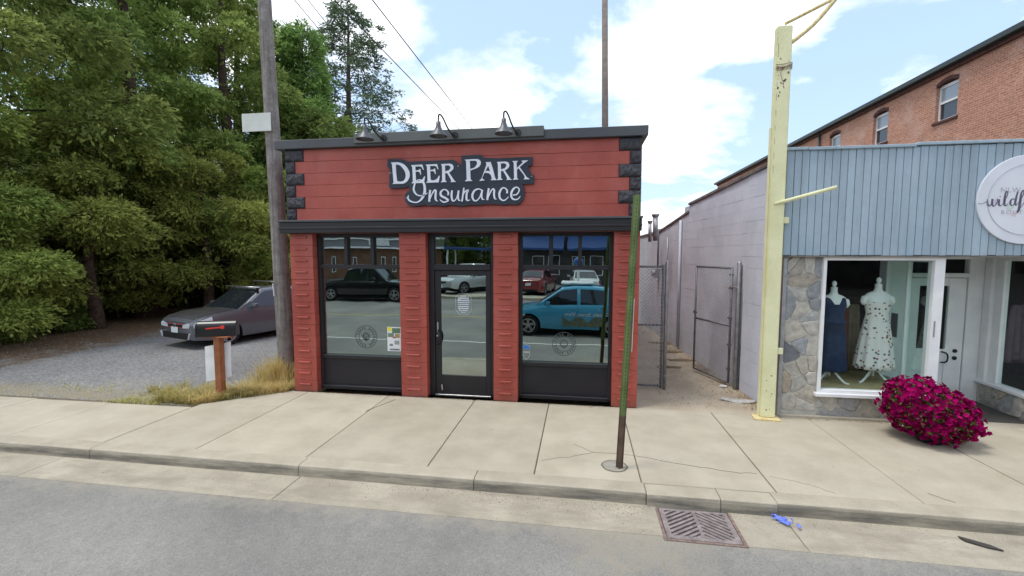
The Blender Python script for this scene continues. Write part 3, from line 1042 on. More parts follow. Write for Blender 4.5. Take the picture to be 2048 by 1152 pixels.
# shield sticker
sh = MB()
shp = [(-0.935, 0.90), (-0.905, 0.925), (-0.855, 0.925), (-0.82, 0.90), (-0.82, 0.76), (-0.835, 0.715), (-0.875, 0.675), (-0.915, 0.715), (-0.935, 0.76)]
for a, b in zip(shp, shp[1:] + shp[:1]):
    sh.bar((a[0], wy + .046, a[1]), (b[0], wy + .046, b[1]), 0.002, 0.009, up=(0, 1, 0))
sticker = sh.build('shield_sticker', 'white_worn', w2)
MB().prism([(-0.935, 0.855), (-0.82, 0.855), (-0.82, 0.90), (-0.855, 0.925), (-0.905, 0.925), (-0.935, 0.90)], lambda u, v, d: (u, d, v), wy + .044, wy + .047).build('sticker_band', mat('sticker_blue', (0.07, 0.25, 0.62), rough=0.6), sticker)
for k in range(7):
    box('print', 'white', sticker, -0.926 + k * 0.0145, -0.917 + k * 0.0145, wy + .044, wy + .0452, 0.793, 0.793 + 0.016 + 0.006 * (k % 2))

# door bay
db = thing_part('door_frame', 'dark', shop, [(-2.555, -2.455, wy, wy + .12, 0.0, 2.80), (-1.475, -1.405, wy, wy + .12, 0.0, 2.80), (-2.455, -1.475, wy, wy + .12, 2.735, 2.80),
                                             (-2.455, -1.475, wy - .015, wy + .12, 2.175, 2.27)])
box('pane', 'glass_shop', db, -2.455, -1.475, wy + .055, wy + .061, 2.27, 2.735)
dr = thing_part('door', 'dark', shop, [(-2.45, -2.35, wy + .02, wy + .07, 0.035, 2.17), (-1.565, -1.48, wy + .02, wy + .07, 0.035, 2.17), (-2.35, -1.565, wy + .02, wy + .07, 2.085, 2.17),
                                       (-2.35, -1.565, wy + .02, wy + .07, 0.035, 0.36)])
box('pane', 'glass_shop', dr, -2.35, -1.565, wy + .04, wy + .046, 0.36, 2.085)
MB().tube([(-2.395, wy + .01, 0.90), (-2.37, wy - .045, 0.93), (-2.36, wy - .055, 1.02), (-2.37, wy - .045, 1.10), (-2.395, wy + .01, 1.14)], 0.016).build('handle', 'black', dr, smooth=True)
box('lock_plate', 'alu', dr, -2.42, -2.395, wy + .008, wy + .02, 1.10, 1.28, 0.004)
MB().tube([(-2.405, wy - .02, 1.05), (-2.405, wy + .02, 1.05)], 0.016, 12).build('lock_cylinder', 'alu', dr)
MB().bar((-2.33, wy + .0, 0.10), (-2.34, wy + .0, 0.20), 0.02, 0.02).build('door_stop', 'alu', dr)
box('threshold', 'alu', db, -2.455, -1.475, wy - .02, wy + .11, 0.002, 0.030, 0.004)
# opening-hours print on the door glass: octagon outline and text lines
hp = MB()
hx, hz = -1.955, 1.60
yp = wy + .036
oct_ = [(-.075, .175), (.075, .175), (.135, .11), (.135, -.11), (.075, -.175), (-.075, -.175), (-.135, -.11), (-.135, .11)]
for a, b in zip(oct_, oct_[1:] + oct_[:1]):
    hp.bar((hx + a[0], yp, hz + a[1]), (hx + b[0], yp, hz + b[1]), 0.002, 0.011, up=(0, 1, 0))
rng = random.Random(3)
for (dz, hh, w_) in ((.135, .016, .09), (.098, .026, .19), (.062, .030, .20), (.022, .018, .20), (-.008, .016, .20), (-.042, .020, .20), (-.075, .024, .19), (-.110, .018, .16), (-.142, .014, .09)):
    x = -w_ / 2
    while x < w_ / 2:
        l = rng.uniform(.010, .022)
        hp.box(hx + x, hx + min(x + l, w_ / 2), yp, yp + .002, hz + dz - hh / 2, hz + dz + hh / 2 * rng.uniform(.5, 1))
        x += l + .004
hp.build('hours_print', 'letter', dr)
# white downpipe at the left rear corner of the front
MB().tube([(X0 - 0.07, FY + 0.32, 0.1), (X0 - 0.07, FY + 0.32, 2.75)], 0.035, 8).build('downpipe', 'white_worn', shop, smooth=True)

# ------------------------------------------------------------------ sign
SY = FY - 0.05


def S(zx, zy, d, base):
    """outline measured on an enlarged crop of the sign, laid on the wall plane"""
    p = onY(base + zx / 10.475, 305 + zy / 10.473, FY - 0.03)
    return (p[0], d, p[2])


def SL(u, v, d):
    return S(u, v, d, 770)


sign = thing('shop_sign', (-1.98, FY - .02, 3.25), 'dark navy contour-cut sign with pale lettering on the red wall', 'sign')
K = 1571.3
OUT = [(60, 145), (350, 140), (430, 165), (460, 195), (1180, 170), (1420, 155), (1480, 180), (1540, 250), (1612, 255)]
OUT += [(K + a, b) for a, b in [(36, 72), (440, 50), (500, 115), (800, 125), (1520, 95), (1520, 270), (1430, 290), (1490, 460), (1550, 480), (1550, 655), (1310, 665), (1345, 760), (1352, 880), (1330, 980),
                                (1270, 1060), (1170, 1100), (1080, 1080), (1060, 1075), (960, 1105), (830, 1085), (700, 1080), (600, 1075), (520, 1080), (370, 1110), (240, 1095), (60, 1130)]]
OUT += [(1500, 1110), (1380, 1095), (1240, 1130), (1080, 1105), (960, 1120), (860, 1090), (780, 1110), (620, 1130), (500, 1100), (430, 1020), (425, 920), (450, 850), (520, 800), (530, 740), (500, 710),
        (400, 745), (120, 755), (95, 730), (110, 350), (60, 310)]


def poly_curve(name, polys, fn2, d0, d1, m, parent):
    """filled outline (even-odd holes) with thickness, turned into a mesh"""
    cu = bpy.data.curves.new(name, 'CURVE')
    cu.dimensions = '2D'
    cu.fill_mode = 'BOTH'
    cu.extrude = abs(d1 - d0) / 2
    for poly in polys:
        sp = cu.splines.new('POLY')
        sp.points.add(len(poly) - 1)
        for k, p in enumerate(poly):
            q = fn2(p[0], p[1], 0)
            sp.points[k].co = (q[0], q[2], 0, 1)
        sp.use_cyclic_u = True
    ob = bpy.data.objects.new(name, cu)
    COL.objects.link(ob)
    dg = bpy.context.evaluated_depsgraph_get()
    me = bpy.data.meshes.new_from_object(ob.evaluated_get(dg))
    bpy.data.objects.remove(ob)
    bpy.data.curves.remove(cu)
    me.name = name
    off = wpos(parent)
    mid = (d0 + d1) / 2
    for v in me.vertices:
        x, z, t = v.co
        v.co = Vector((x, mid - t, z)) - off
    me.materials.clear()
    me.materials.append(M_[m] if isinstance(m, str) else m)
    o = bpy.data.objects.new(name, me)
    COL.objects.link(o)
    o.parent = parent
    return o


poly_curve('backing_board', [OUT], SL, FY - 0.012, SY, 'navy', sign)
E2 = [(865, 262), (1100, 248), (1130, 355), (1115, 360), (1090, 305), (1050, 285), (955, 290), (958, 375), (1030, 362), (1048, 338), (1060, 345), (1075, 455), (1062, 460), (1040, 405), (1000, 393), (960, 400),
      (965, 560), (985, 590), (1040, 588), (1100, 560), (1145, 490), (1158, 495), (1135, 630), (880, 640), (878, 628), (905, 605), (890, 300)]
R1 = [[(1185, 250), (1360, 240), (1420, 255), (1445, 300), (1440, 350), (1400, 395), (1350, 425), (1420, 530), (1465, 595), (1495, 615), (1490, 622), (1385, 625), (1385, 612), (1402, 600), (1380, 550),
       (1310, 435), (1270, 440), (1272, 590), (1300, 610), (1300, 622), (1185, 628), (1185, 615), (1210, 595), (1205, 290)],
      [(1265, 280), (1330, 275), (1370, 290), (1385, 330), (1350, 380), (1270, 405)]]
GL = [
    [[(140, 215), (280, 210), (350, 225), (400, 248), (440, 280), (475, 318), (500, 360), (522, 405), (530, 450), (530, 500), (515, 550), (495, 590), (465, 622), (430, 645), (390, 660), (170, 665), (195, 640), (175, 400), (160, 250)],
     [(240, 260), (290, 262), (325, 278), (360, 305), (410, 370), (435, 415), (447, 465), (447, 515), (435, 560), (400, 600), (370, 612), (330, 615), (268, 605), (250, 450)]],
    [[(a - 306, b + 11) for a, b in E2]],
    [E2],
    R1,
    [[(K + a, b) for a, b in [(108, 158), (330, 145), (380, 148), (415, 162), (440, 190), (446, 220), (440, 255), (425, 285), (400, 310), (370, 330), (225, 385), (230, 570), (265, 592), (265, 602), (118, 608), (118, 595), (150, 570), (135, 190)]],
     [(K + a, b) for a, b in [(215, 180), (320, 178), (350, 190), (365, 215), (365, 245), (352, 275), (330, 305), (300, 328), (222, 355)]]],
    [[(K + a, b) for a, b in [(540, 212), (655, 205), (655, 225), (690, 330), (745, 540), (770, 575), (768, 585), (655, 585), (655, 572), (675, 555), (655, 480), (610, 440), (520, 430), (475, 530), (480, 560), (520, 578), (520, 590), (418, 600),
                              (418, 588), (455, 560), (560, 270), (560, 235)]],
     [(K + a, b) for a, b in [(598, 285), (635, 400), (590, 390), (540, 395)]]],
    [[(K + a - 405, b - 44) for a, b in q] for q in R1],
    [[(K + a, b) for a, b in [(1100, 188), (1215, 182), (1215, 195), (1190, 215), (1195, 330), (1310, 225), (1320, 200), (1295, 190), (1295, 178), (1425, 170), (1425, 182), (1370, 215), (1255, 310), (1310, 390), (1400, 520), (1455, 555),
                              (1465, 565), (1340, 570), (1340, 558), (1365, 540), (1345, 480), (1230, 335), (1198, 365), (1200, 545), (1225, 560), (1225, 570), (1115, 578), (1115, 565), (1140, 545), (1130, 220)]]],
]
for q in GL:
    poly_curve('letter', q, SL, SY + 0.001, SY - 0.010, 'letter', sign)
STR = [
    [[(510, 900, 12), (495, 950, 28), (525, 1010, 32), (610, 1045, 26), (690, 1045, 26), (760, 1000, 36), (815, 920, 46), (845, 820, 52), (840, 700, 48), (805, 620, 40), (745, 578, 22), (690, 592, 20), (640, 660, 30), (615, 760, 36),
      (630, 830, 36), (680, 890, 28), (750, 910, 24), (840, 895, 22), (900, 850, 12)]],
    [[(960, 790, 36), (945, 900, 38), (940, 1035, 40)], [(945, 1010, 16), (985, 900, 24), (1040, 805, 26), (1075, 800, 34), (1075, 850, 38), (1070, 960, 40), (1090, 1012, 26), (1120, 1022, 10)]],
    [[(1330, 900, 32), (1335, 840, 32), (1290, 790, 26), (1230, 785, 26), (1178, 840, 40), (1190, 910, 44), (1270, 955, 42), (1330, 1000, 38), (1300, 1032, 28), (1230, 1042, 28), (1160, 990, 16)]],
    [[(1415, 800, 34), (1405, 900, 38), (1420, 1000, 36), (1460, 1018, 22), (1510, 960, 20), (1545, 850, 26)], [(1553, 800, 32), (1540, 930, 38), (1560, 1008, 24), (1592, 1000, 10)]],
    [[(K + a, b, c) for a, b, c in [(90, 745, 32), (84, 800, 30), (52, 1030, 30)]], [(K + a, b, c) for a, b, c in [(60, 970, 14), (100, 840, 24), (180, 795, 36), (152, 860, 36), (145, 975, 40), (170, 1010, 26), (220, 995, 10)]]],
    [[(K + a, b, c) for a, b, c in [(470, 800, 22), (400, 768, 26), (312, 805, 38), (268, 900, 44), (290, 992, 36), (350, 1016, 26), (415, 950, 22), (455, 850, 24)]], [(K + a, b, c) for a, b, c in [(475, 785, 34), (458, 910, 38), (480, 982, 28), (520, 985, 10)]]],
    [[(K + a, b, c) for a, b, c in [(610, 755, 36), (592, 870, 38), (580, 1000, 40)]], [(K + a, b, c) for a, b, c in [(588, 970, 16), (640, 845, 26), (690, 772, 28), (723, 790, 36), (720, 880, 40), (735, 965, 32), (775, 982, 10)]]],
    [[(K + a, b, c) for a, b, c in [(990, 860, 38), (990, 795, 34), (940, 748, 26), (885, 758, 34), (833, 850, 42), (842, 955, 40), (900, 1006, 28), (960, 995, 24), (1025, 930, 14)]]],
    [[(K + a, b, c) for a, b, c in [(1110, 895, 22), (1190, 885, 26), (1238, 820, 28), (1238, 762, 28), (1180, 733, 26), (1112, 785, 40), (1077, 880, 42), (1100, 965, 38), (1170, 992, 26), (1230, 968, 22), (1270, 915, 12)]]],
]


def smooth_pts(pts, sub=5):
    out = []
    n = len(pts)
    for i in range(n - 1):
        p0, p1, p2, p3 = pts[max(i - 1, 0)], pts[i], pts[i + 1], pts[min(i + 2, n - 1)]
        for k in range(sub):
            t = k / sub
            out.append(tuple(0.5 * (2 * b + (c - a) * t + (2 * a - 5 * b + 4 * c - d) * t * t + (3 * b - a - 3 * c + d) * t ** 3) for a, b, c, d in zip(p0, p1, p2, p3)))
    out.append(tuple(pts[-1]))
    return out


def ribbon(mb, pts, fn2, d0, d1):
    pts = smooth_pts(pts)
    lft, rgt = [], []
    for i, p in enumerate(pts):
        a, b = pts[max(i - 1, 0)], pts[min(i + 1, len(pts) - 1)]
        dx, dy = b[0] - a[0], b[1] - a[1]
        l = math.hypot(dx, dy) or 1
        nx, ny = -dy / l, dx / l
        h = p[2] / 2
        lft.append((p[0] + nx * h, p[1] + ny * h))
        rgt.append((p[0] - nx * h, p[1] - ny * h))
    rr = []
    for l_, r_ in zip(lft, rgt):
        rr.append([fn2(l_[0], l_[1], d0), fn2(r_[0], r_[1], d0), fn2(r_[0], r_[1], d1), fn2(l_[0], l_[1], d1)])
    mb.rings(rr)


for g_ in STR:
    mb = MB()
    for k, s in enumerate(g_):
        ribbon(mb, s, SL, SY + 0.001, SY - 0.0125 - 0.0012 * k)
    mb.build('letter', 'letter', sign)
for zx, zy in ((K + 1508, 505), (455, 955), (1540, 290), (125, 435)):
    q = SL(zx, zy, SY)
    MB().tube([(q[0], SY - .006, q[2]), (q[0], SY + .002, q[2])], 0.008, 8).build('fixing_screw', 'alu', sign)

# ------------------------------------------------------------------ gooseneck lamps
for k, (lx, lab) in enumerate(((-3.36, 'left gooseneck barn lamp on the parapet, against the conifer'), (-2.16, 'middle gooseneck barn lamp on the parapet, above the sign'),
                               (-1.15, 'right gooseneck barn lamp on the parapet, above the letter K'))):
    l = thing('gooseneck_lamp', (lx, FY - .12, 4.3), lab, 'lamp', 'gooseneck lamps over the sign')
    yb = FY - 0.125
    yl = yb - 0.32
    # wall plate -> arm -> shade
    MB().tube([(lx + .17, yb, 4.33), (lx + .17, yb - .025, 4.33)], 0.05, 16).build('wall_plate', 'black', l, smooth=False)
    ctrl = [(lx + .17, yb - .02, 4.33), (lx + .14, yb - .10, 4.36), (lx + .10, yb - .20, 4.46), (lx + .07, yb - .27, 4.58), (lx + .04, yl + .0, 4.655), (lx + .012, yl - .01, 4.655), (lx, yl, 4.61), (lx, yl, 4.50)]
    ctrl = [(a_, b_, 4.236 + (c_ - 4.236) * .76) for a_, b_, c_ in ctrl]
    MB().tube(smooth_pts(ctrl, 4), 0.013, 8).build('arm', 'black', l, smooth=True)
    n = 24
    zq = lambda z: 4.236 + (z - 4.236) * .76
    prof = [(0.020, 4.53), (0.034, 4.525), (0.036, 4.45), (0.040, 4.44), (0.048, 4.40), (0.075, 4.34), (0.115, 4.285), (0.135, 4.245), (0.138, 4.236), (0.132, 4.236), (0.110, 4.280), (0.070, 4.335), (0.040, 4.39), (0.01, 4.40)]
    rr = [[(lx + r_ * math.cos(2 * math.pi * j / n), yl + r_ * math.sin(2 * math.pi * j / n), zq(z)) for j in range(n)] for r_, z in prof]
    sd = MB().rings(rr).build('shade', mat('lamp_shade_grey', (0.055, 0.057, 0.065), (0.09, 0.092, 0.10), 12, 0.42, metal=0.3, spec=0.5), l, smooth=True)
    MB().tube([(lx, yl, 4.38), (lx, yl, 4.31), (lx, yl, 4.28)], [0.02, 0.036, 0.015], 12).build('bulb', 'white', sd, smooth=True)

# ================================================================== BOUTIQUE
BX, BY = 2.97, 7.10
bt = thing('boutique', (5.9, BY, 0), 'boutique with pale blue panel fascia, rubble stone front and white window frames', 'building')


def alley_x(y):
    return 2.97 - 0.0883 * (y - 7.15)


# alley side wall: lavender painted blocks, descending top edge
STEPS = [(7.15, 3.84), (7.9, 3.80), (11.4, 3.60), (11.4, 3.40), (14.0, 3.30), (14.0, 3.08), (16.0, 2.98), (22.0, 2.90)]


def wall_top(y):
    if y < 11.4:
        return 3.85 - (y - 7.15) * 0.055
    if y < 14.0:
        return 3.44 - (y - 11.4) * 0.04
    return 3.10 - (y - 14) * 0.02


wall_d = Vector((-0.0883, 1, 0)).normalized()
wall_n = Vector((-wall_d.y, wall_d.x, 0))            # faces the alley
wang = math.atan2(wall_d.y, wall_d.x)


def wall_pt(s, off, z):
    return Vector((2.97, 7.15, 0)) + wall_d * s - wall_n * (-off) + Vector((0, 0, z))


core = MB()
for s0, s1 in ((0, 4.25), (4.25, 6.87), (6.87, 15)):
    ya, yb = 7.15 + s0, 7.15 + s1
    za, zb = wall_top(ya + 0.01), wall_top(yb - 0.02)
    q = []
    for s, z in ((s0, za), (s1, zb)):
        q.append([wall_pt(s, -0.012, -0.02), wall_pt(s, -0.25, -0.02), wall_pt(s, -0.25, z), wall_pt(s, -0.012, z)])
    core.rings(q)
aw = core.build('alley_wall', 'lav_joint', bt)
bw = 0.40
blk = MB().box(0, bw - 0.002, -0.0, 0.05, 0.0008, 0.1992).mesh('block', 'lav', bevel=0.0015)
half = MB().box(0, bw / 2 - 0.002, -0.0, 0.05, 0.0015, 0.1985).mesh('block', 'lav', bevel=0.0025)
rest = MB()
cnt = 0
for col_ in range(38):
    for r in range(20):
        s = col_ * bw + (bw / 2 if r % 2 else 0)
        z = r * 0.2
        if z + 0.2 > wall_top(7.15 + s) - 0.005:
            continue
        if col_ < 15 and cnt < 298:
            o = place('block', blk, aw, wall_pt(s, -0.045 + random.uniform(-.002, .002), z))
            o.rotation_euler = (0, 0, wang)
            # mesh runs along +x; turn so that its depth goes into the wall
            cnt += 1
            if col_ == 0 and r % 2:
                o2 = place('block', half, aw, wall_pt(0, -0.045, z))
                o2.rotation_euler = (0, 0, wang)
                cnt += 1
        else:
            e = 0.0
            q = []
            for ss in (s + .001, s + bw - .001):
                q.append([wall_pt(ss, 0.003, z + .0015), wall_pt(ss, -0.02, z + .0015), wall_pt(ss, -0.02, z + .1985), wall_pt(ss, 0.003, z + .1985)])
            rest.rings(q)
rest.build('far_blocks', 'lav', aw, kind='stuff')
# uneven top fill under the flashing and flashing itself
fl = MB()
tf = MB()
for s0, s1 in ((0.0, 4.25), (4.25, 6.87), (6.87, 15)):
    za, zb = wall_top(7.15 + s0 + .01), wall_top(7.15 + s1 - .02)
    tf.rings([[wall_pt(s, -0.001, z - 0.23), wall_pt(s, -0.03, z - 0.23), wall_pt(s, -0.03, z - .001), wall_pt(s, -0.001, z - .001)] for s, z in ((s0, za), (s1, zb))])
    fl.rings([[wall_pt(s, 0.035, z), wall_pt(s, -0.30, z), wall_pt(s, -0.30, z + .06), wall_pt(s, 0.035, z + .05)] for s, z in ((s0 - .0, za), (s1, zb))])
tf.build('parapet_course', 'lav', aw)
fl.build('flashing', 'roofcap', aw)
# roof, rear
box('roof', 'roofcap', bt, 3.3, 12.8, 7.4, 20, 2.75, 2.9)
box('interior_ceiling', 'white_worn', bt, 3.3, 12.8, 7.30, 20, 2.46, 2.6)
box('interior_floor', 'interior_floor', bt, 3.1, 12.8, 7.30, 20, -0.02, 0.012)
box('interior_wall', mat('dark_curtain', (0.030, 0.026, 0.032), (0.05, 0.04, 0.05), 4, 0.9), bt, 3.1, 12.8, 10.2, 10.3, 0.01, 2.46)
# narrow lavender return at the corner
box('corner_strip', 'galv', bt, 2.955, 3.01, BY - 0.03, BY + 0.04, 0.0, 2.40, 0.004)
# stone front
stw = box('stone_wall', 'mortar', bt, 3.01, 3.50, BY + 0.02, BY + 0.25, 0.0, 2.44)
stb = box('stone_base', 'mortar', bt, 3.50, 5.06, BY + 0.02, BY + 0.25, 0.0, 0.345)


def cells(x0, x1, z0, z1, n, seed, asp=1.0):
    """Voronoi cells of a rectangle, as convex polygons"""
    rg = random.Random(seed)
    pts = []
    tries = 0
    dmin = math.sqrt((x1 - x0) * (z1 - z0) / n) * 0.72
    while len(pts) < n and tries < 9000:
        tries += 1
        p = (rg.uniform(x0, x1), rg.uniform(z0, z1))
        if all(math.hypot(p[0] - q[0], (p[1] - q[1]) * asp) > dmin * rg.uniform(.6, 1.15) for q in pts):
            pts.append(p)
    out = []
    for i, p in enumerate(pts):
        poly = [(x0, z0), (x1, z0), (x1, z1), (x0, z1)]
        for j, q in enumerate(pts):
            if i == j or not poly:
                continue
            mx, mz = (p[0] + q[0]) / 2, (p[1] + q[1]) / 2
            nx, nz = q[0] - p[0], q[1] - p[1]
            new = []
            for a, b in zip(poly, poly[1:] + poly[:1]):
                da = (a[0] - mx) * nx + (a[1] - mz) * nz
                db_ = (b[0] - mx) * nx + (b[1] - mz) * nz
                if da <= 0:
                    new.append(a)
                if (da < 0) != (db_ < 0) and abs(da - db_) > 1e-9:
                    t = da / (da - db_)
                    new.append((a[0] + (b[0] - a[0]) * t, a[1] + (b[1] - a[1]) * t))
            poly = new
        if len(poly) >= 3:
            out.append((p, poly))
    return out


def stones(parent, x0, x1, z0, z1, n, seed, fn):
    rg = random.Random(seed + 50)
    for c, poly in cells(x0, x1, z0, z1, n, seed):
        gx = sum(p[0] for p in poly) / len(poly)
        gz_ = sum(p[1] for p in poly) / len(poly)
        ring = []
        for a, b in zip(poly, poly[1:] + poly[:1]):       # soften corners and add a wobble
            for t in (0.16, 0.5, 0.84):
                x, z = a[0] + (b[0] - a[0]) * t, a[1] + (b[1] - a[1]) * t
                l = math.hypot(x - gx, z - gz_) or 1
                k = 1 - (0.0045 + rg.uniform(-.003, .005)) / l
                ring.append((gx + (x - gx) * k, gz_ + (z - gz_) * k))
        h = rg.uniform(0.006, 0.030)
        tx, tz = rg.uniform(-.05, .05), rg.uniform(-.05, .05)
        mb = MB()
        lv = []
        for sc, d in ((1.0, -0.012), (1.0, h * 0.55), (0.93, h * 0.9), (0.6, h * 1.05)):
            lv.append([fn(gx + (x - gx) * sc, gz_ + (z - gz_) * sc, d + (((x - gx) * tx + (z - gz_) * tz) * sc if d > 0 else 0)) for x, z in ring])
        mb.rings(lv)
        mb.build('stone', 'stone', parent)


def front(u, v, d):
    return (u, BY + 0.02 - d, v)


stones(stw, 3.015, 3.495, 0.10, 2.43, 26, 14, front)
stones(stb, 3.505, 5.05, 0.02, 0.335, 12, 5, front)
box('footing', 'kerb', bt, 2.99, 5.07, BY - 0.035, BY + 0.018, -0.02, 0.045, 0.012)
# fascia of narrow vertical panels
fs = box('fascia', 'fascia_back', bt, 2.92, 12.6, BY - 0.04, BY + 0.14, 2.43, 3.93)
x = 2.92
pm = [MB().box(0.0, w - 0.007, 0.0, 0.03, 0.0, 1.50).mesh('panel', 'fascia', bevel=0.004) for w in (0.098, 0.104)]
k = 0
while x < 12.5:
    w = 0.098 if k % 3 else 0.104
    place('panel', pm[0] if k % 3 else pm[1], fs, (x + 0.0035, BY - 0.066 + random.uniform(-.0025, .0025), 2.428 + random.uniform(-.006, .004)))
    x += w
    k += 1
box('drip_edge', 'roofcap', fs, 2.90, 12.6, BY - 0.075, BY + 0.0, 2.405, 2.424)
for a, b, dz in ((2.90, 3.18, 0.0), (3.185, 4.55, -0.006), (4.555, 6.9, 0.012), (6.905, 9.2, 0.004), (9.205, 12.6, 0.01)):
    box('coping', 'fascia', fs, a, b, BY - 0.10, BY + 0.20, 3.925 + dz, 3.965 + dz, 0.005)
# display window
wf = thing_part('display_window', 'white', bt, [(3.50, 3.545, BY - .02, BY + .10, 0.40, 2.405), (3.545, 4.93, BY - .02, BY + .10, 2.355, 2.405), (4.93, 5.06, BY - .02, BY + .11, 0.40, 2.405),
                                               (3.545, 4.93, BY - .02, BY + .10, 0.40, 0.445)])
box('sill', 'white', wf, 3.46, 5.07, BY - .07, BY + .12, 0.347, 0.399, 0.006)
box('pane', 'glass_clear', wf, 3.545, 4.93, BY + .04, BY + .046, 0.445, 2.355)
box('catch', 'galv', wf, 4.962, 4.978, BY - .026, BY - .021, 1.27, 1.50)
# display platform
box('display_platform', 'display_floor', bt, 3.2, 5.0, BY + 0.26, 8.45, 0.012, 0.42)
# glazed return between display and door recess
rt = thing_part('return_window', 'white', bt, [(4.995, 5.055, 7.22, 7.27, 0.40, 2.405), (4.995, 5.055, 8.18, 8.36, 0.0, 2.405), (4.995, 5.055, 7.27, 8.18, 2.33, 2.405), (4.995, 5.055, 7.27, 8.18, 0.36, 0.44),
                                              (4.995, 5.055, 7.70, 7.735, 0.44, 2.33)])
box('pane', 'glass_side', rt, 5.02, 5.026, 7.27, 7.70, 0.44, 2.33)
box('pane', 'glass_side', rt, 5.02, 5.026, 7.735, 8.18, 0.44, 2.33)
box('card', 'opp_grey', rt, 4.985, 4.992, 7.84, 7.99, 1.12, 1.50)
box('card', 'opp_grey', rt, 4.984, 4.991, 7.99, 8.05, 0.86, 1.10)
sb = box('stone_base', 'mortar', bt, 5.0, 5.05, 7.24, 8.17, 0.0, 0.355)
# display backdrop: long dark curtain behind the mannequins
# recessed door
DY = 8.36
df = thing_part('entry_frame', 'white', bt, [(5.06, 5.46, DY - .05, DY + .06, 0.0, 2.405), (6.29, 6.53, DY - .05, DY + .06, 0.0, 2.405), (5.46, 6.29, DY - .05, DY + .06, 2.06, 2.13), (5.46, 6.29, DY - .05, DY + .06, 2.36, 2.405)])
box('pane', 'glass_clear', df, 5.46, 6.29, DY, DY + .006, 2.13, 2.36)
dl = thing_part('entry_door', 'white', bt, [(5.47, 5.60, DY - .03, DY + .02, 0.02, 2.05), (6.03, 6.28, DY - .03, DY + .02, 0.02, 2.05), (5.60, 6.03, DY - .03, DY + .02, 1.92, 2.05), (5.60, 6.03, DY - .03, DY + .02, 0.60, 0.86),
                                            (5.60, 6.03, DY - .03, DY + .02, 0.02, 0.16), (5.60, 6.03, DY - .012, DY + .01, 0.16, 0.60)])
box('pane', 'glass_clear', dl, 5.60, 6.03, DY - .008, DY - .002, 0.86, 1.92)
MB().tube(smooth_pts([(5.98, DY - .03, 0.64), (6.02, DY - .085, 0.66), (6.035, DY - .09, 0.73), (6.02, DY - .085, 0.80), (5.98, DY - .03, 0.82)], 4), 0.013).build('handle', 'black', dl, smooth=True)
for z in (0.84, 0.72):
    MB().tube([(6.17, DY - .05, z), (6.17, DY - .028, z)], 0.032, 16).build('lock_cylinder', 'black', dl)


# right side of the recess: splayed wall with window over stone
def rw(s, d, z):           # s along the splay from door (0) to street (1.25), d out of the wall
    a = Vector((6.50, 8.30, 0))
    b = Vector((6.40, 7.06, 0))
    dd = (b - a).normalized()
    nn = Vector((dd.y, -dd.x, 0))
    p = a + dd * s + nn * d
    return (p.x, p.y, z)


def rbox(name, m, parent, s0, s1, d0, d1, z0, z1, bevel=0.0):
    mb = MB()
    q = [[rw(s, d0, z0), rw(s, d1, z0), rw(s, d1, z1), rw(s, d0, z1)] for s in (s0, s1)]
    mb.rings(q)
    return mb.build(name, m, parent, bevel=bevel)


rb = rbox('stone_base', 'mortar', bt, 0.0, 1.24, -0.15, -0.02, 0.0, 0.345)
stones(rb, 0.02, 1.23, 0.02, 0.34, 8, 21, lambda u, v, d: rw(u, -0.02 + d, v))
rwf = rbox('side_window', 'white', bt, 0.0, 0.14, -0.13, 0.0, 0.36, 2.405, 0.004)
rbox('window_post', 'white', rwf, 0.141, 0.30, -0.13, -0.05, 0.40, 2.405, 0.004)
rbox('window_post', 'white', rwf, 1.16, 1.24, -0.13, -0.02, 0.40, 2.405, 0.004)
rbox('head', 'white', rwf, 0.301, 1.159, -0.13, -0.03, 2.34, 2.405, 0.004)
rbox('sill', 'white', rwf, -0.02, 1.28, -0.16, 0.035, 0.347, 0.398, 0.006)
rbox('pane', 'glass_clear', rwf, 0.301, 1.159, -0.09, -0.084, 0.40, 2.34)
# front right of the recess, beyond the frame edge
wf2 = thing_part('display_window', 'white', bt, [(6.58, 6.66, BY - .02, BY + .10, 0.40, 2.405), (6.66, 9.0, BY - .02, BY + .10, 2.355, 2.405), (9.0, 9.1, BY - .02, BY + .10, 0.0, 2.405), (6.66, 9.0, BY - .02, BY + .10, 0.36, 0.445)])
box('pane', 'glass_clear', wf2, 6.66, 9.0, BY + .04, BY + .046, 0.445, 2.355)
sb2 = box('stone_base', 'mortar', bt, 6.6, 12.6, BY + 0.02, BY + 0.25, 0.0, 0.355)
stones(sb2, 6.62, 9.0, 0.02, 0.345, 16, 31, front)
box('front_wall', 'fascia', bt, 9.1, 12.6, BY + 0.02, BY + .2, 0.355, 2.43)
# wall fittings in the alley: conduit, meter box, vent pipes
cd = MB()
cd.tube([wall_pt(5.95, 0.03, 2.9), wall_pt(5.95, 0.03, 1.3), wall_pt(6.6, 0.03, 1.27)], 0.016, 6)
cd.build('conduit', 'galv', bt, smooth=True)
MB().tube([wall_pt(4.75, 0.045, 0.05), wall_pt(4.75, 0.045, 3.3)], 0.035, 8).build('downpipe', 'lav', bt, smooth=True)
MB().tube([wall_pt(6.95, 0.03, 1.9), wall_pt(6.95, 0.03, 3.2)], 0.02, 6).build('conduit', 'galv_dark', bt, smooth=True)
q = [[wall_pt(s, d, z) for d, z in ((0.0, 1.72), (0.14, 1.72), (0.14, 2.0), (0.0, 2.0))] for s in (6.75, 6.98)]
MB().rings(q).build('meter_box', 'galv', bt, bevel=0.01)
MB().tube([wall_pt(6.86, 0.14, 1.87), wall_pt(6.86, 0.22, 1.87)], 0.09, 14).build('meter_dial', 'galv', bt)
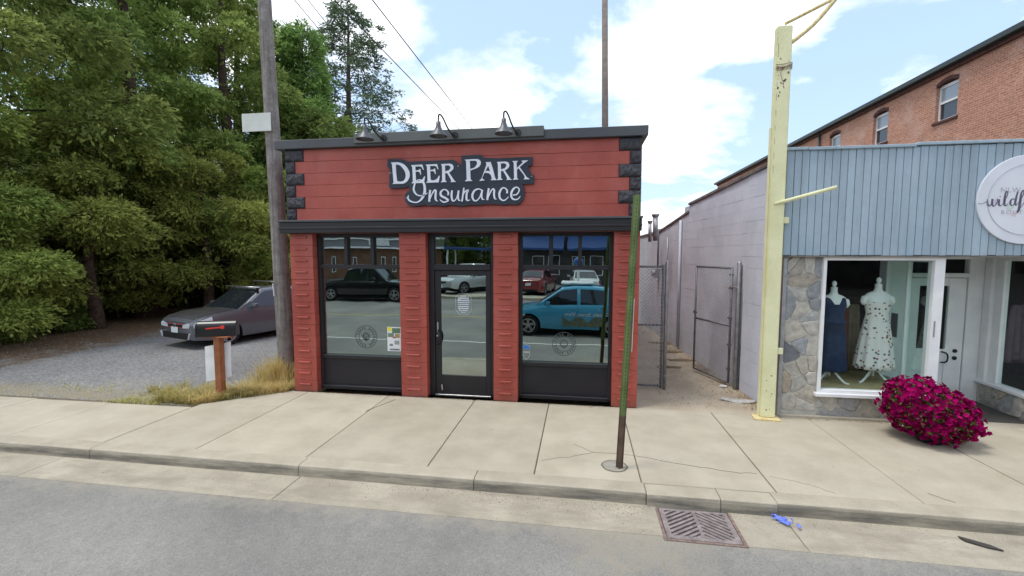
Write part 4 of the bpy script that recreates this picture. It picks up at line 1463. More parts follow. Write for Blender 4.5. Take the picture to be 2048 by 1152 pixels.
for (px_, py0, py1, yy_, r_) in ((1300, 445, 480, 13.6, 0.05), (1311, 432, 470, 12.6, 0.07)):
    a = onY(px_, py1, yy_)
    b = onY(px_, py0, yy_)
    vp = MB().tube([(a[0], a[1], 2.8), (b[0], b[1], b[2])], r_, 10).build('vent_pipe', 'galv', bt, smooth=True)
    MB().tube([(b[0], b[1], b[2] - .03), (b[0], b[1], b[2] + .03), (b[0], b[1], b[2] + .05)], [r_ * 1.1, r_ * 1.55, r_ * 1.5], 10).build('cowl', 'galv', vp, smooth=False)

# oval sign
sg = thing('oval_sign', (5.92, BY - .07, 2.6), 'white round boutique sign with script lettering on the blue fascia', 'sign')
scx, scz, sr = 5.915, 3.175, 0.595
n = 64


def disc(r, y0, y1):
    return MB().rings([[(scx + r * math.cos(2 * math.pi * j / n), y, scz + r * math.sin(2 * math.pi * j / n)) for j in range(n)] for y in (y0, y1)])


disc(sr, BY - 0.068, BY - 0.095).build('sign_disc', 'sign_back', sg, bevel=0.004)
rg = MB()
for i in range(n):
    a0, a1 = 2 * math.pi * i / n, 2 * math.pi * (i + 1) / n
    rg.bar((scx + .47 * math.cos(a0), BY - .0965, scz + .47 * math.sin(a0)), (scx + .47 * math.cos(a1), BY - .0965, scz + .47 * math.sin(a1)), 0.003, 0.008, up=(0, 1, 0))
rg.build('ring_print', 'sign_ink_soft', sg)


def text_obj(name, txt, size, m, parent, world, rot, shear=0.0, spacing=1.0, ext=0.001, align='LEFT'):
    cu = bpy.data.curves.new(name, 'FONT')
    cu.body = txt
    cu.size = size
    cu.shear = shear
    cu.space_character = spacing
    cu.extrude = ext
    cu.align_x = align
    ob = bpy.data.objects.new(name, cu)
    COL.objects.link(ob)
    dg = bpy.context.evaluated_depsgraph_get()
    me = bpy.data.meshes.new_from_object(ob.evaluated_get(dg))
    bpy.data.objects.remove(ob)
    me.name = name
    me.materials.clear()
    me.materials.append(M_[m] if isinstance(m, str) else m)
    o = place(name, me, parent, world)
    o.rotation_euler = rot
    return o


text_obj('lettering', 'NLW', 0.095, 'sign_ink_soft', sg, (5.585, BY - .0965, 3.275), (R(90), 0, 0), spacing=1.15)
text_obj('lettering', 'BOUTIQUE', 0.075, 'sign_ink_soft', sg, (5.61, BY - .0965, 2.985), (R(90), 0, 0), spacing=1.45)
# brush script: w i l d f l o w e r
W = []
sc = 0.105


def gl(dx, *strokes):
    for s in strokes:
        W.append([(dx + a, b, c) for a, b, c in s])


T, H_ = 0.10, 0.24
gl(-0.75, [(-1.0, .35, .05), (-.5, .30, .06), (0, .6, .08)])
gl(-0.7, [(0, .9, T), (.08, .2, H_), (.3, 0, .14), (.5, .4, T), (.55, .9, .12)], [(.55, .9, H_), (.6, .15, .22), (.85, 0, .12), (1.1, .5, T), (1.1, .95, .08)])
gl(0.62, [(0, .85, .2), (.0, .2, .24), (.2, .0, .1), (.45, .3, .06)], [(.06, 1.15, .12), (.1, 1.25, .12)])
gl(1.2, [(-.1, .4, .06), (.3, 1.4, .1), (.2, 1.85, .1), (.05, 1.5, .2), (.02, .3, .26), (.2, 0, .12), (.45, .3, .06)])
gl(1.85, [(.55, .75, .1), (.2, .85, .14), (.02, .4, .24), (.2, .02, .12), (.5, .3, .1), (.85, 1.9, .08)], [(.75, 1.8, .14), (.58, .5, .26), (.65, .05, .14), (.9, .3, .06)])
gl(2.85, [(-.1, .3, .06), (.4, 1.4, .1), (.35, 1.95, .1), (.15, 1.5, .2), (.1, .2, .28), (.0, -.6, .24), (-.12, -.9, .1), (.25, -.2, .06), (.55, .35, .06)])
gl(3.5, [(-.1, .4, .06), (.3, 1.4, .1), (.2, 1.85, .1), (.05, 1.5, .2), (.02, .3, .26), (.2, 0, .12), (.45, .3, .06)])
gl(4.1, [(.35, .9, .1), (.05, .6, .22), (.1, .1, .2), (.4, 0, .12), (.6, .5, .2), (.35, .9, .1), (.8, .7, .06)])
gl(4.9, [(0, .9, T), (.08, .2, H_), (.3, 0, .14), (.5, .4, T), (.55, .9, .12)], [(.55, .9, H_), (.6, .15, .22), (.85, 0, .12), (1.1, .5, T), (1.2, .9, .06)])
gl(6.2, [(0, .4, .08), (.35, .55, .12), (.4, .85, .12), (.15, .85, .16), (.0, .4, .22), (.15, .02, .14), (.6, .3, .06)])
gl(7.0, [(0, .9, .2), (.05, .0, .2)], [(.05, .5, .08), (.3, .9, .14), (.5, .8, .14)])
mb = MB()
for k, s in enumerate(W):
    ribbon(mb, s, lambda u, v, d: (5.515 + u * sc, d, 3.095 + v * sc), BY - .0952, BY - .0968 - .0004 * (k % 3))
mb.build('lettering', 'sign_ink', sg)
for (dx, dz, r_, c) in ((.42, .36, .05, (.62, .60, .25)), (-.36, -.02, .05, (.55, .45, .62)), (-.20, -.10, .06, (.50, .62, .50)), (.01, -.115, .05, (.75, .58, .15)), (.08, -.12, .045, (.72, .48, .50)), (-.15, -.19, .05, (.70, .50, .56))):
    fm = MB()
    for j in range(5):
        a = 2 * math.pi * j / 5
        b0 = len(fm.v)
        for t in range(6):
            aa = 2 * math.pi * t / 6
            fm.v.append((scx + dx + math.cos(a) * r_ * .5 + math.cos(aa) * r_ * .32, BY - .0957 - .0001 * j, scz + dz + math.sin(a) * r_ * .5 + math.sin(aa) * r_ * .32))
        fm.f.append(tuple(range(b0, b0 + 6)))
    fm.build('flower_print', mat('flower_ink_%d' % int(1000 + dx * 1000), tuple(.16 + .72 * v for v in c), rough=.7), sg)


# ------------------------------------------------------------------ mannequins
def ell(cx, cy, z, rx, ry, n=28, fold=0.0, nf=9, ph=0.0):
    out = []
    for j in range(n):
        a = 2 * math.pi * j / n
        k = 1 + fold * math.sin(nf * a + ph)
        out.append((cx + rx * k * math.cos(a), cy + ry * k * math.sin(a), z))
    return out


def mannequin(cx, cy, z0, s, label, dress, mat_d, strapless):
    t = thing('mannequin', (cx, cy, z0), label, 'mannequin', 'dressed mannequins in the boutique window')
    Z = lambda h: z0 + h * s
    body = MB()
    prof = [(.55, .10, .075), (.75, .155, .11), (.85, .165, .115), (.95, .14, .10), (1.05, .125, .09), (1.15, .145, .105), (1.24, .165, .115), (1.31, .165, .105), (1.36, .175, .085), (1.39, .165, .07), (1.415, .12, .06), (1.435, .065, .055), (1.47, .048, .048), (1.53, .045, .045), (1.545, .050, .050), (1.55, .03, .03),
            (1.56, .018, .018), (1.575, .028, .028), (1.60, .034, .034), (1.63, .030, .030), (1.65, .012, .012)]
    body.rings([ell(cx, cy, Z(h), a * s, b * s) for h, a, b in prof])
    body.build('torso', 'mannequin', t, smooth=True)
    for sg_ in (-1, 1):          # short arm stumps
        p0 = (cx + sg_ * .14 * s, cy, Z(1.335))
        p1 = (cx + sg_ * .185 * s, cy, Z(1.32))
        p2 = (cx + sg_ * .195 * s, cy, Z(1.27))
        p3 = (cx + sg_ * .190 * s, cy, Z(1.22))
        MB().tube([p0, p1, p2, p3], [.05 * s, .05 * s, .045 * s, .02 * s], 12).build('arm_stump', 'mannequin', t, smooth=True)
    MB().tube([(cx, cy, Z(.10)), (cx, cy, Z(.6))], .016, 10).build('stand_pole', 'mannequin', t, smooth=True)
    for k, a in enumerate((200, 320, 80)):
        c, sn = math.cos(R(a)), math.sin(R(a))
        MB().tube(smooth_pts([(cx + r_ * c, cy + r_ * sn, Z(h)) for r_, h in ((.0, .22), (.05, .20), (.12, .11), (.20, .03), (.26, .015))], 4), .017, 8).build('foot', 'mannequin', t, smooth=True)
    d = MB()
    if not strapless:
        pr = [(.20, .225, .17, .05), (.22, .23, .175, .05), (.45, .215, .16, .045), (.75, .20, .145, .03), (.97, .175, .125, .02), (.975, .20, .14, .02), (.99, .195, .14, .02), (1.05, .160, .115, .01), (1.12, .158, .115, 0), (1.22, .178, .126, 0), (1.28, .176, .122, 0)]
        d.rings([ell(cx, cy, Z(h), a * s, b * s, 54, f, 11, .6 * h) for h, a, b, f in pr], cap=False)
        # two wide straps leaving a deep V
        for sg_ in (-1, 1):
            def fn(u, v, sg_=sg_):
                # v: 0 at bust to 1 at shoulder; u: inner to outer edge
                xi = 0.012 + 0.085 * v
                xo = 0.168 - 0.02 * v
                x = xi + (xo - xi) * u
                yb = -(0.124 - 0.045 * v) * math.sqrt(max(0.0, 1 - (x / .19) ** 2)) - .006
                if v > .85:
                    yb *= (1 - (v - .85) / .15)
                return (cx + sg_ * x * s, cy + yb * s, Z(1.24 + .15 * v + .012 * math.sin(u * 3.14)))
            d.grid(fn, 6, 10)

            def fb(u, v, sg_=sg_):
                xi, xo = 0.06 + 0.03 * v, 0.168 - 0.02 * v
                x = xi + (xo - xi) * u
                return (cx + sg_ * x * s, cy + (.122 - .11 * v) * s, Z(1.24 + .152 * v))
            d.grid(fb, 4, 5)
    else:
        pr = [(.23, .265, .205, .07), (.30, .258, .20, .07), (.55, .225, .175, .06), (.80, .195, .145, .04), (1.00, .160, .118, .02), (1.08, .148, .110, .012), (1.16, .160, .118, .006), (1.25, .178, .126, .004), (1.27, .180, .128, .004)]
        d.rings([ell(cx, cy, Z(h), a * s, b * s, 60, f, 10, .5 * h) for h, a, b, f in pr], cap=False)
    dd = d.build('dress', mat_d, t, smooth=True)
    so = dd.modifiers.new('t', 'SOLIDIFY')
    so.thickness = 0.004
    return t


mannequin(3.93, 7.62, 0.42, 0.975, 'white mannequin in a navy V-neck dress, left in the boutique window', 'v', 'navy_dress', False)
mannequin(4.60, 7.70, 0.42, 1.01, 'white mannequin in a pale floral strapless dress in the boutique window', 's', 'floral', True)


# hanging garments behind
rk = thing('garment_rail', (4.2, 8.1, 0.42), 'dark garment rail behind the two mannequins', 'rail')
MB().tube([(3.5, 8.10, 1.72), (4.75, 8.10, 1.72)], .014, 8).build('rail', 'black', rk)
for xx in (3.5, 4.75):
    MB().tube([(xx, 8.10, 0.42), (xx, 8.10, 1.72)], .014, 8).build('upright', 'black', rk)


def garment(xc, yc, ztop, zbot, w, m, label, seed):
    def fn(u, v):
        a = (u - .5) * 2
        ww = w * (.75 + .35 * (1 - v)) if v < .9 else w * .6
        return (xc + a * ww, yc + .02 * math.sin(a * 9 + seed) * (1 - v * .6), zbot + (ztop - zbot) * v)
    o = MB().grid(fn, 24, 8).build('hanging_garment', m, None, smooth=True)
    so = o.modifiers.new('t', 'SOLIDIFY')
    so.thickness = .03
    tag(o, label, 'garment', 'garments on the boutique rail')


garment(4.16, 8.02, 1.62, 0.55, .085, 'pink_cloth', 'dusty pink garment hanging just right of the navy dress', 1)
garment(4.31, 8.05, 1.62, 0.50, .10, 'brown_cloth', 'dark brown garment hanging between the two dresses', 2)
garment(4.47, 8.09, 1.62, 0.52, .10, 'olive_cloth', 'olive brown garment hanging left of the floral dress', 3)
garment(3.75, 8.08, 1.62, 0.55, .12, 'plum_cloth', 'dark plum garment hanging behind the navy dress', 5)
for k, (gx_, gy_, zt, zb, ww, mm, lb) in enumerate(((7.55, 8.35, 1.60, .95, .17, 'sage_cloth', 'dim sage top hanging inside the right window'), (7.95, 8.2, 1.35, .62, .15, 'teal_cloth', 'pale teal top hanging low inside the right window'),
                                                    (7.25, 8.6, 1.60, .62, .15, 'plum_cloth', 'dim plum garment hanging inside the right window'))):
    garment(gx_, gy_, zt, zb, ww, mm, lb, k * 1.7)

# ================================================================== BRICK BUILDING BEHIND
BB = 13.0
bk = thing('brick_building', (BB, 22, 0), 'tall old red brick building with arched windows behind the boutique', 'building')
wins = [(18.72, 8.72, 7.30), (22.32, 8.71, 7.28), (25.9, 8.70, 7.28), (29.5, 8.7, 7.28), (15.1, 8.72, 7.3)]
ww = 0.50
ys = sorted([(y - ww, y + ww) for y, _, _ in wins])
mb = MB()
y0, y1, zt = 6.0, 46.0, 9.08
cur = y0
for a, b in ys:
    mb.box(BB, BB + .35, cur, a, 0, zt)
    mb.box(BB, BB + .35, a, b, 0, 7.28)
    mb.box(BB, BB + .35, a, b, 8.72, zt)
    cur = b
mb.box(BB, BB + .35, cur, y1, 0, zt)
wl = mb.build('wall', MATS['far_brick'], bk)
box('wall', MATS['far_brick'], bk, BB + .35, BB + 14, y1 - .3, y1, 0, zt)
box('wall', MATS['far_brick'], bk, BB + .35, BB + 14, y0, y0 + .3, 0, zt)
rf = box('roof', 'roofcap', bk, BB + .35, BB + 14, y0 + .3, y1 - .3, 8.8, 9.0)
gt = box('eaves', 'green_trim', bk, BB - 0.28, BB + .5, y0 - .2, y1 + .2, 9.08, 9.27, 0.02)
box('frieze', 'brick_dark', gt, BB - .10, BB - .002, y0, y1, 8.95, 9.079)
MB().tube([(BB - .08, 27.3, 9.1), (BB - .08, 27.3, 0)], .06, 8).build('downpipe', 'green_trim', bk, smooth=True)
for y, _, _ in wins:
    a, b = y - ww, y + ww
    f = thing_part('window', 'white', bk, [(BB + .12, BB + .20, a, a + .06, 7.30, 8.60), (BB + .12, BB + .20, b - .06, b, 7.30, 8.60), (BB + .12, BB + .20, a + .06, b - .06, 7.30, 7.37), (BB + .12, BB + .20, a + .06, b - .06, 8.50, 8.60),
                                           (BB + .10, BB + .18, a + .06, b - .06, 7.93, 8.0)], 0.0)
    box('pane', 'far_window', f, BB + .15, BB + .16, a + .06, b - .06, 8.0, 8.50)
    box('pane', 'far_dark_glass', f, BB + .15, BB + .16, a + .06, b - .06, 7.37, 7.93)
    # segmental brick head closing the opening
    hd = MB()
    nseg = 8
    prev = None
    for i in range(nseg):
        u0, u1 = i / nseg, (i + 1) / nseg
        z0 = 8.56 + .12 * (1 - (2 * u0 - 1) ** 2)
        z1 = 8.56 + .12 * (1 - (2 * u1 - 1) ** 2)
        ya, yb = a + (b - a) * u0, a + (b - a) * u1
        hd.rings([[(BB - .012, ya, z0), (BB + .30, ya, z0), (BB + .30, ya, z0 + .13), (BB - .012, ya, z0 + .13)], [(BB - .012, yb, z1), (BB + .30, yb, z1), (BB + .30, yb, z1 + .13), (BB - .012, yb, z1 + .13)]])
    hd.build('arch', 'brick_dark', f)
    box('sill', 'brick_dark', f, BB - .06, BB + .25, a - .06, b + .06, 7.20, 7.295, 0.01)

# ================================================================== YELLOW SIGN POST
yp_ = thing('yellow_steel_post', (2.80, 7.02, 0), 'tall pale yellow square steel post with pipe arms at the alley corner', 'post')
PX0, PX1, PY0, PY1 = 2.685, 2.885, 6.95, 7.06
box('post', 'yellow', yp_, PX0, PX1, PY0, PY1, 0.02, 5.62, 0.012, seg=2)
box('post_back', 'yellow', yp_, PX0 - .012, PX0 - .002, PY0 + .05, PY1 + .01, 0.02, 4.25, 0.004)
bp_ = MB().prism([(2.57, 6.86), (2.93, 6.84), (2.95, 7.08), (2.60, 7.09)], lambda u, v, d: (u, v, d), 0.002, 0.022).build('base_plate', 'rust_light', yp_)
rng = random.Random(5)
fl_ = MB()
for k in range(26):                                     # rust scabs and screw holes
    zc = rng.choice((rng.uniform(4.6, 5.2), rng.uniform(4.75, 5.0), rng.uniform(.1, .8)))
    xc = rng.uniform(PX0 + .03, PX1 - .03)
    r_ = rng.uniform(.004, .016)
    m_ = [(xc + r_ * rng.uniform(.5, 1.3) * math.cos(a), zc + r_ * 1.5 * rng.uniform(.5, 1.3) * math.sin(a)) for a in [2 * math.pi * j / 7 for j in range(7)]]
    fl_.prism(m_, lambda u, v, d: (u, d, v), PY0 - .0015, PY0 + .002)
for k in range(9):
    zc = 3.6 + k * .2
    fl_.bar((PX0 + .022 + rng.uniform(-.003, .003), PY0 - .0005, zc), (PX0 + .022, PY0 - .0005, zc + rng.uniform(.05, .19)), .002, .006, up=(0, 1, 0))
fl_.build('rust_marks', 'rust', yp_, kind='stuff')
a0 = Vector((2.80, 7.0, 5.66))
top_tip = Vector(onY(1690, -14, 7.0))
MB().tube([a0, top_tip], .022, 8).build('pipe_arm', 'rust_light', yp_, smooth=True)
low = Vector(onY(1560, 105, 6.98))
tip2 = Vector(onY(1672, -4, 6.98))
midp = low * .45 + tip2 * .55 + Vector((.035, 0, -.03))
MB().tube(smooth_pts([tuple(low - Vector((.03, 0, .0))), tuple(midp), tuple(tip2 + (tip2 - midp) * .35)], 5), .026, 8).build('pipe_arm', 'rust_light', yp_, smooth=True)
arm0 = Vector((2.74, 6.97, 3.16))
arm1 = Vector(onY(1674, 374, 6.75))
ar = MB().tube([arm0, arm1], .026, 12).build('pipe_arm', 'yellow', yp_, smooth=True)
dv = (arm1 - arm0).normalized()
MB().tube([arm1 + dv * .0005, arm1 + dv * .003], .021, 12).build('pipe_bore', 'black', ar)
for z in (2.93, 1.02):
    box('bracket', 'yellow', yp_, PX1 + .001, PX1 + .075, 6.97, 7.03, z - .045, z + .045, 0.006)
wrp = MB()
for k in range(5):
    z = 5.02 + k * .018
    wrp.tube(smooth_pts([(PX0 - .006, PY0 - .006, z), (2.77, PY0 - .010, z + .02 * rng.uniform(-1, 1)), (PX1 + .006, PY0 - .006, z + .02), (PX1 + .006, PY1, z)], 4), .004, 5)
wrp.tube(smooth_pts([(2.76, PY0 - .01, 5.05), (2.74, PY0 - .03, 4.95), (2.77, PY0 - .03, 4.85)], 4), .004, 5)
wrp.build('wire_wrap', 'rust', yp_)

# ================================================================== CHAIN-LINK FENCE AND GATE


def chain(mb, fn, w, h, pitch=0.062, r=0.0017):
    k = int((w + h) / pitch) + 1
    for i in range(1, k):
        c = i * pitch
        # u + v = c and u - v = c - h
        a = (max(0, c - h), min(h, c))
        b = (min(w, c), max(0, c - w))
        mb.bar(fn(*a), fn(*b), 2 * r, 2 * r)
        a2 = (max(0, c - h), h - min(h, c))
        b2 = (min(w, c), h - max(0, c - w))
        mb.bar(fn(*a2), fn(*b2), 2 * r, 2 * r)


FYc = 8.25
fe = thing('chain_link_fence', (1.2, FYc, 0), 'short fixed chain-link fence panel between the red shop and the alley opening', 'fence')
MB().tube([(1.53, FYc, 0.0), (1.53, FYc, 2.29), (1.53, FYc, 2.33)], [.032, .032, .012], 12).build('post', 'galv', fe, smooth=True)
MB().tube([(1.465, FYc, 0.02), (1.465, FYc, 2.26)], .022, 10).build('post', 'galv_dark', fe, smooth=True)
for z in (0.06, 1.17, 2.22):
    MB().tube([(0.94, FYc, z), (1.47, FYc, z)], .02, 8).build('rail', 'galv_dark', fe, smooth=True)
mb = MB()
chain(mb, lambda u, v: (0.94 + u, FYc - .028, .06 + v), .52, 2.16, .066, .0030)
mb.build('chain_mesh', 'mesh_wire', fe, kind='stuff')
for z in (.25, .7, 1.17, 1.6, 2.1):
    MB().tube([(1.53, FYc, z - .015), (1.53, FYc, z + .015)], .037, 12).build('tie_band', 'galv', fe)
gt_ = thing('chain_link_gate', (2.80, 8.50, 0), 'open chain-link gate swung back against the lavender alley wall', 'gate')
h0, h1 = Vector((2.74, 8.62, 0)), Vector((2.37, 9.62, 0))
dvec = (h1 - h0)
gw = dvec.length
dvec.normalize()
MB().tube([(2.80, 8.44, 0), (2.80, 8.44, 2.28), (2.80, 8.44, 2.32)], [.038, .038, .012], 12).build('gate_post', 'galv', gt_, smooth=True)
MB().tube([(2.865, 8.40, 0), (2.865, 8.40, 2.25)], .025, 10).build('gate_post', 'galv_dark', gt_, smooth=True)
gp = lambda u, v: tuple(h0 + dvec * u + Vector((0, 0, .07 + v)))
gf = MB()
for u in (0, gw):
    gf.tube([gp(u, 0), gp(u, 2.12)], .021, 8)
gf.build('leaf_frame', 'galv_dark', gt_, smooth=True)
for v in (0.0, 1.06, 2.12):
    MB().tube([gp(0, v), gp(gw, v)], .019, 8).build('rail', 'galv_dark', gt_, smooth=True)
mb = MB()
chain(mb, gp, gw, 2.12, .072, .0021)
mb.build('chain_mesh', 'mesh_wire', gt_, kind='stuff')
for v in (.25, .7, 1.2, 1.75, 2.0):
    MB().bar(gp(-.03, v), gp(.06, v), .03, .03).build('hinge_band', 'galv_dark', gt_)
MB().bar(gp(gw - .03, 1.18), gp(gw + .05, 1.18), .04, .05).build('latch', 'galv_dark', gt_)
MB().bar((2.76, 8.42, 1.85), (2.74, 8.64, 1.85), .05, .03).build('hinge_band', 'galv', gt_)

# rubbish by the gate
tag(MB().prism([(2.35, 7.75), (2.62, 7.62), (2.86, 7.66), (2.90, 7.74), (2.60, 7.86), (2.42, 7.88)], lambda u, v, d: (u, v, d + .02 * math.sin(u * 9)), 0.0, 0.018).build('flattened_box', mat('weathered_card', (.36, .36, .35), (.5, .48, .45), 15, .9), None, bevel=.004),
    'flattened grey cardboard lying at the foot of the alley wall', 'litter')
tag(MB().prism([(2.55, 8.52), (2.68, 8.50), (2.72, 8.56), (2.60, 8.60)], lambda u, v, d: (u, v, d), 0.0, 0.03).build('paper_scrap', 'white_worn', None, bevel=.01), 'pale paper scrap under the open gate', 'litter')
rng = random.Random(12)
deb = MB()
for k in range(2200):                                  # leaves and grit along the alley wall
    y = 7.3 + abs(rng.gauss(0, 1)) * 3.2
    d = abs(rng.gauss(0, .16)) if rng.random() < .55 else rng.uniform(.0, 1.5)
    x = alley_x(y) - .02 - d
    if x < 0.98 or y > 16:
        continue
    r_ = rng.uniform(.004, .015)
    a = rng.uniform(0, 6.28)
    b = len(deb.v)
    z = rng.uniform(.0, .014)
    deb.v += [(x + r_ * math.cos(a), y + r_ * math.sin(a), z), (x + r_ * math.cos(a + 2.2), y + r_ * math.sin(a + 2.2), z + rng.uniform(0, .014)), (x + r_ * 1.3 * math.cos(a + 4.2), y + r_ * 1.3 * math.sin(a + 4.2), z)]
    deb.f.append((b, b + 1, b + 2))
tag(deb.build('leaf_litter', 'litter', None), 'brown dead leaves and grit along the alley wall', 'litter', None, 'stuff')
drt = MB()
for (cx_, cy_, ra, rb_) in ((2.35, 10.6, .35, .12), (2.25, 11.5, .3, .16), (1.95, 9.9, .3, .1), (2.3, 12.6, .4, .2), (2.62, 9.9, .12, .5)):
    pts = [(cx_ + ra * rng.uniform(.6, 1.2) * math.cos(a), cy_ + rb_ * rng.uniform(.6, 1.2) * math.sin(a)) for a in [2 * math.pi * j / 14 for j in range(14)]]
    drt.prism(pts, lambda u, v, d: (u, v, d), -.01, rng.uniform(.001, .006))
drt.build('dirt_patch', mat('damp_dirt', (.16, .115, .07), (.25, .19, .12), 14, .95, .6, 40), alley, kind='stuff')

# ================================================================== STREET THINGS
# leaning green sign post in the sidewalk
gpost = thing('green_sign_post', (0.47, 5.05, 0), 'bare leaning green steel sign post standing in the sidewalk', 'post')
b0, b1 = Vector((0.47, 5.05, 0.0)), Vector((0.605, 5.05, 3.09))


def uchan(z0, z1, m, name):
    prof = [(-.040, .012), (-.024, .012), (-.017, -.020), (.017, -.020), (.024, .012), (.040, .012), (.040, .017), (.020, .017), (.013, -.015), (-.013, -.015), (-.020, .017), (-.040, .017)]
    rr = []
    for z in (z0, z1):
        c = b0 + (b1 - b0) * (z / 3.09)
        rr.append([(c.x + a, c.y + b, z) for a, b in prof])
    return MB().rings(rr).build(name, m, gpost)


uchan(0.0, 0.62, 'brown_post', 'post_foot')
pg = uchan(0.62, 3.09, 'green_post', 'post')
hl = MB()
for k in range(54):
    z = .75 + k * .043
    c = b0 + (b1 - b0) * (z / 3.09)
    hl.box(c.x - .005, c.x + .005, c.y - .0208, c.y - .019, z - .006, z + .006)
hl.build('holes', 'black', pg, kind='stuff')
c = b0 + (b1 - b0) * (1.4 / 3.09)
MB().bar((c.x + .052, c.y + .02, 1.35), (c.x + .068, c.y + .02, 1.95), .012, .006).build('reflector_strip', 'white_worn', pg)
n = 28
pt = MB().rings([[(0.42 + .135 * math.cos(2 * math.pi * j / n) * (1 + .03 * math.sin(5 * j)), 5.10 + .135 * math.sin(2 * math.pi * j / n), z) for j in range(n)] for z in (-.01, .005)]).build('post_collar', mat('patch_concrete', (.25, .24, .20), (.36, .34, .28), 12, .95, .5, 60), gpost)
ringm = MB()
ringm.rings([[(0.42 + r_ * math.cos(2 * math.pi * j / n) * (1 + .03 * math.sin(5 * j)), 5.10 + r_ * math.sin(2 * math.pi * j / n), .003) for j in range(n)] for r_ in (.133, .150)], cap=False)
ringm.build('collar_joint', 'joint', gpost)

# utility pole on the left, leaning
up_ = thing('utility_pole', (-5.72, 7.75, 0), 'weathered wooden utility pole leaning beside the red shop', 'utility pole')
pb, ptp = Vector((-5.60, 7.75, -0.1)), Vector((-5.83, 7.75, 9.4))
rr = []
n = 20
for k in range(30):
    t = k / 29
    c = pb.lerp(ptp, t)
    r_ = .155 - .055 * t
    rr.append([(c.x + r_ * (1 + .03 * mnoise.noise(Vector((j * .9, t * 14, 0)))) * math.cos(2 * math.pi * j / n), c.y + r_ * (1 + .03 * mnoise.noise(Vector((j * .9, t * 14, 0)))) * math.sin(2 * math.pi * j / n), c.z) for j in range(n)])
pole = MB().rings(rr).build('pole', 'wood_pole', up_, smooth=True)
MB().bar((-6.95, 7.62, 8.75), (-4.65, 7.62, 8.75), .10, .12).build('crossarm', 'wood_pole', up_, bevel=.006)
for xx in (-6.75, -6.3, -5.25, -4.8):
    MB().tube([(xx, 7.62, 8.81), (xx, 7.62, 8.86), (xx, 7.62, 8.90), (xx, 7.62, 8.95)], [.02, .045, .03, .04], 10).build('insulator', 'galv', up_, smooth=True)
# white plate nailed to the pole
cz = onY(512, 245, 7.55)
pl = thing('pole_notice', (cz[0], 7.56, cz[2] - .16), 'blank white plate nailed to the utility pole', 'sign')
a = onY(485, 264, 7.56)
b = onY(541, 225, 7.56)
box('plate', mat('blank_plate', (.52, .54, .50), (.64, .65, .62), 3, .6), pl, a[0], b[0], 7.556, 7.564, a[2], b[2], .002)
a = onY(549, 590, 7.60)
MB().bar((a[0], 7.60, a[2] - .02), (a[0] - .02, 7.60, a[2] + .22), .035, .012).build('reflector_strip', 'white', up_)
rp = thing('rear_utility_pole', (0.9, 18, 0), 'tall thin wooden pole rising behind the red shop roof', 'utility pole')
MB().tube([(0.92, 18, 0), (0.89, 18, 7.4), (0.80, 18, 12.5)], [.15, .125, .11], 12).build('pole', 'wood_rear', rp, smooth=True)


def wire(pa, pb_, sag, r_, label):
    pa, pb_ = Vector(pa), Vector(pb_)
    pts = []
    for i in range(25):
        t = i / 24
        p = pa.lerp(pb_, t)
        p.z -= sag * 4 * t * (1 - t)
        pts.append(p)
    tag(MB().tube(pts, r_, 5).build('power_line', 'wire', None), label, 'power line', 'power lines')


def ext(pa, pb_, k):
    pa, pb_ = Vector(pa), Vector(pb_)
    return pa + (pb_ - pa) * k


A = (-5.25, 7.62, 8.93)
wire(A, ext(A, onY(945, 258, 24), 2.0), .0, .017, 'uppermost black power line, running from the pole to the middle lamp')
A = (-4.8 - .9, 7.62, 8.93)
wire((-6.3, 7.62, 8.93), ext((-6.3, 7.62, 8.93), onY(922, 262, 24), 2.0), .0, .017, 'second black power line, running past the conifer to the middle lamp')
wire((-6.75, 7.62, 8.93), ext((-6.75, 7.62, 8.93), onY(812, 262, 27), 1.8), .1, .012, 'thin cable crossing in front of the conifer')
wire((-5.80, 7.9, 8.1), ext((-5.80, 7.9, 8.1), onY(828, 262, 27), 1.8), .1, .010, 'thin lowest cable from the pole down to the left lamp')

# mailbox on a post with a white board behind
mx, my = -6.055, 6.62
mbx = thing('mailbox', (mx, my, 0), 'black rural mailbox with red flag on a brown wooden post', 'mailbox')
box('post', 'post_wood', mbx, mx - .055, mx + .055, my - .05, my + .06, -.03, 1.04, .006)
box('support_board', 'post_wood', mbx, mx - .26, mx + .24, my - .085, my + .085, 1.042, 1.066, .004)
hdg = Vector((-0.92, -0.39, 0)).normalized()          # door end points left, towards the street
sidev = Vector((-hdg.y, hdg.x, 0))
L0, L1 = -.30, .28


def arch(t, sc=1.0, zb=1.068):
    p = []
    c = Vector((mx, my, 0)) + hdg * t
    w, h = .10 * sc, .155
    prof = [(-w, 0), (w, 0), (w, h)]
    for i in range(1, 9):
        a_ = math.pi * i / 9
        prof.append((w * math.cos(a_), h + w * math.sin(a_)))
    prof.append((-w, h))
    return [tuple(c + sidev * u + Vector((0, 0, zb + v))) for u, v in prof]


